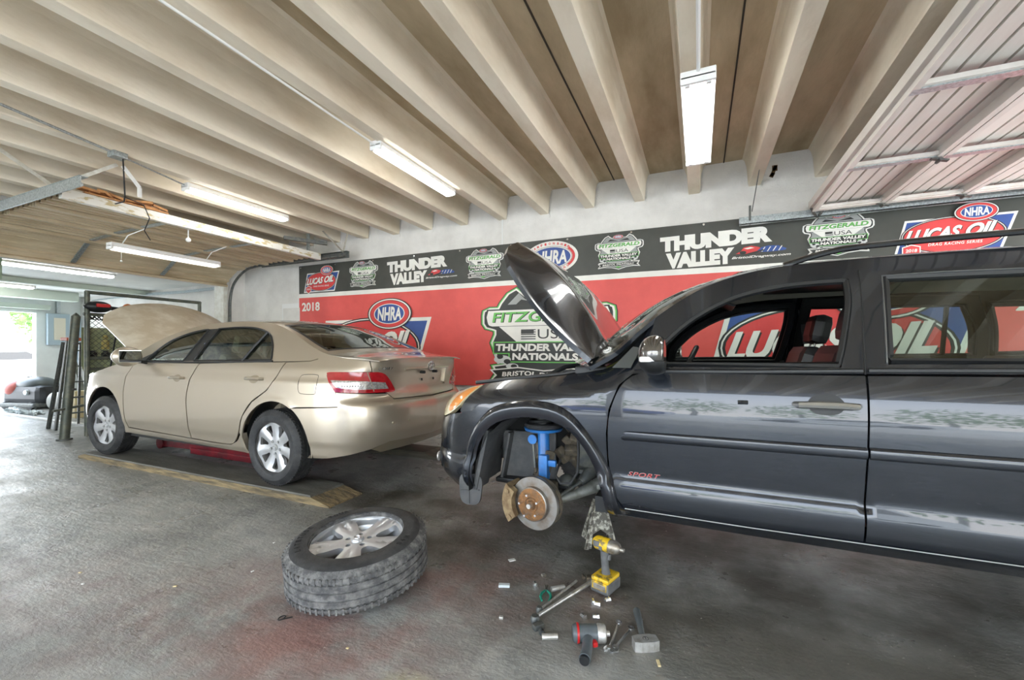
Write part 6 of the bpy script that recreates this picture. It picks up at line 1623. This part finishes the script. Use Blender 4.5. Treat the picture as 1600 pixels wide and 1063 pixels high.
# floor scrubber
e = empty('floor_scrubber', (-13.32, 4.38, 0), (0, 0, math.radians(14)), 'black floor scrubber with a red end standing near the far doorway', 'scrubber')
b = MB(); b.box((0, 0, .30), (1.05, .62, .40), None, .12); b.build('body', M['black'], e)
b = MB(); b.ball((-.02, 0, .50), .34, 12, (1.25, .85, .52)); b.build('hood', mat('charcoal_shell', (.07, .08, .08), .4), e)
b = MB(); b.ball((-.30, -.08, .42), .27, 10, (.95, 1.05, .72)); b.build('red_cover', mat('dull_red_cover', (.50, .12, .09), .5), e)
b = MB(); b.box((0, -.04, .09), (.95, .66, .10), None, .03); b.build('brush_deck', M['iron'], e)
for x in (-.35, .35): MB().lathe([(.001, -.03), (.07, -.03), (.08, -.02), (.08, .02), (.07, .03), (.001, .03)], (x, -.33, .08), 'y', 16).build('caster', M['rubber'], e)
b = MB(); b.lathe([(.001, -.345), (.05, -.345), (.06, -.30)], (.20, 0, .36), 'y', 14); b.build('cap', M['frost'], e)
# drums, buckets and sacks
def bucket(x, y, r, h, m, lab, cat='bucket', name='bucket', lay=False):
    e = empty(name, (x, y, 0 if not lay else r), (0, 0, .3) if not lay else (0, 0, 0.6), lab, cat)
    ax = 'z' if not lay else 'x'; o = 0 if not lay else -h / 2
    MB().lathe([(.001, o), (r * .92, o), (r, o + h * .9), (r * 1.05, o + h * .92), (r * 1.05, o + h), (r * .9, o + h), (r * .9, o + h - .01), (.001, o + h - .01)], (0, 0, 0), ax, 24).build('shell', M[m], e)
    pts = [(r * math.cos(t), 0, h * .9 - r * .9 * math.sin(t)) for t in [PI * i / 12 for i in range(13)]]
    if not lay: MB().tube([(a, -r * 1.02, b) for a, _, b in pts], .004, 5).build('handle', M['iron'], e)
    return e
bucket(-12.35, 4.42, .19, .30, 'white', 'white drum lying on its side beside the scrubber', 'drum', 'drum', True)
bucket(-12.1, 4.95, .15, .38, 'straw', 'tan bucket against the far wall behind the scrubber')
bucket(-11.6, 5.0, .14, .42, 'frost', 'pale grey bucket right of the tan one at the far wall')
bucket(-10.9, 4.9, .17, .40, 'white', 'white bucket standing behind the olive post')
boxy('cardboard_box', -10.6, 4.05, 0, (.16, .22, .50), 'straw', 'tan upright carton on the floor by the olive post')
tag(MB().bar((-12.75, 4.98, .02), (-13.2, 4.88, 1.22), .09, .03).build('leaning_board', M['gate']), 'grey-green board leaning above the white drum', 'board')
m = MB(); m.bx(-14.0, -8.9, 3.58, 3.66, 0, .03); tag(m.build('floor_strip', M['white']), 'long pale strip lying on the floor in front of the scrubber', 'strip')
dz = MB(); r = random.Random(9)
for k in range(40): dz.box((-12.9 + r.random() * 1.2, 3.78 + r.random() * .15, .025 + r.random() * .03), (.05 + r.random() * .08, .04, .04), (r.random(), r.random(), r.random()))
tag(dz.build('litter', M['frost']), 'scattered pale litter on the floor between scrubber and drum', 'litter', kind='stuff')
# ---- outside: parked car, tree, neighbouring wall
def far_car(x, y, rz, m, lab):
    e = empty('parked_car', (x, y, -.13), (0, 0, rz), lab, 'car')
    prof = crom([(-2.2, .35, 'c'), (-2.22, .70), (-1.9, .86), (-1.1, .98), (-.55, 1.36), (0, 1.45), (.7, 1.42), (1.35, 1.08), (2.05, 1.0), (2.2, .70), (2.15, .35, 'c')], 5)
    b = MB(); b.prism(prof, lambda a, c: (a, -.85, c), lambda a, c: (a, .85, c)); b.build('body', M[m], e)
    g = MB(); g.prism([(-.95, .98), (-.50, 1.30), (.65, 1.34), (1.15, 1.05)], lambda a, c: (a, -.86, c), lambda a, c: (a, .86, c)); g.build('windows', M['black_gloss'], e)
    for wx in (-1.35, 1.35):
        for sy in (-.80, .80): MB().lathe([(.001, -.1), (.22, -.1), (.32, -.09), (.33, 0), (.32, .09), (.22, .1), (.001, .1)], (wx, sy, .33), 'y', 24).build('wheel', M['rubber'], e)
    return e
far_car(-25.5, 7.2, math.radians(85), 'white', 'white car parked outside beyond the far doorway')
def leafy(x, y, h, rad, n, seed, lab):
    e = empty('tree', (x, y, -.13), label=lab, cat='tree', group='trees outside the front' if 'row' in lab else None); MB().tube([(0, 0, 0), (.1, 0, h * .35), (-.05, .1, h * .6)], [.16, .13, .08], 10).build('trunk', M['wood_top'], e)
    r = random.Random(seed); m = MB()
    for k in range(n):
        d = Vector((r.gauss(0, 1), r.gauss(0, 1), r.gauss(0, .8))).normalized() * rad * r.random() ** .4; c = Vector((0, 0, h * .72)) + d; s = r.uniform(.10, .20)
        a = Vector((r.gauss(0, 1), r.gauss(0, 1), r.gauss(0, 1))).normalized(); b = a.orthogonal().normalized()
        m.add([c - a * s, c + b * s * .5, c + a * s, c - b * s * .5], [(0, 1, 2, 3)])
    o = m.build('foliage', M['leaf'], e, fix=False); o['kind'] = 'stuff'; return e
far_car(-3.2, -8.5, 0.1, 'car_blue', 'blue car parked outside behind the photographer')
far_car(3.2, -9.5, -.1, 'white', 'white car parked outside behind the photographer')
for k in range(6): leafy(-9 + 4.2 * k, -15 - (k % 2), 4.4, 2.0, 500, 30 + k, 'bushy green tree number %d from the left in the row outside the front of the garage' % (k + 1) if False else 'bushy green tree in the row outside the open front of the garage')
leafy(-27.5, 10.0, 4.6, 1.9, 1500, 3, 'green tree outside beyond the far doorway')
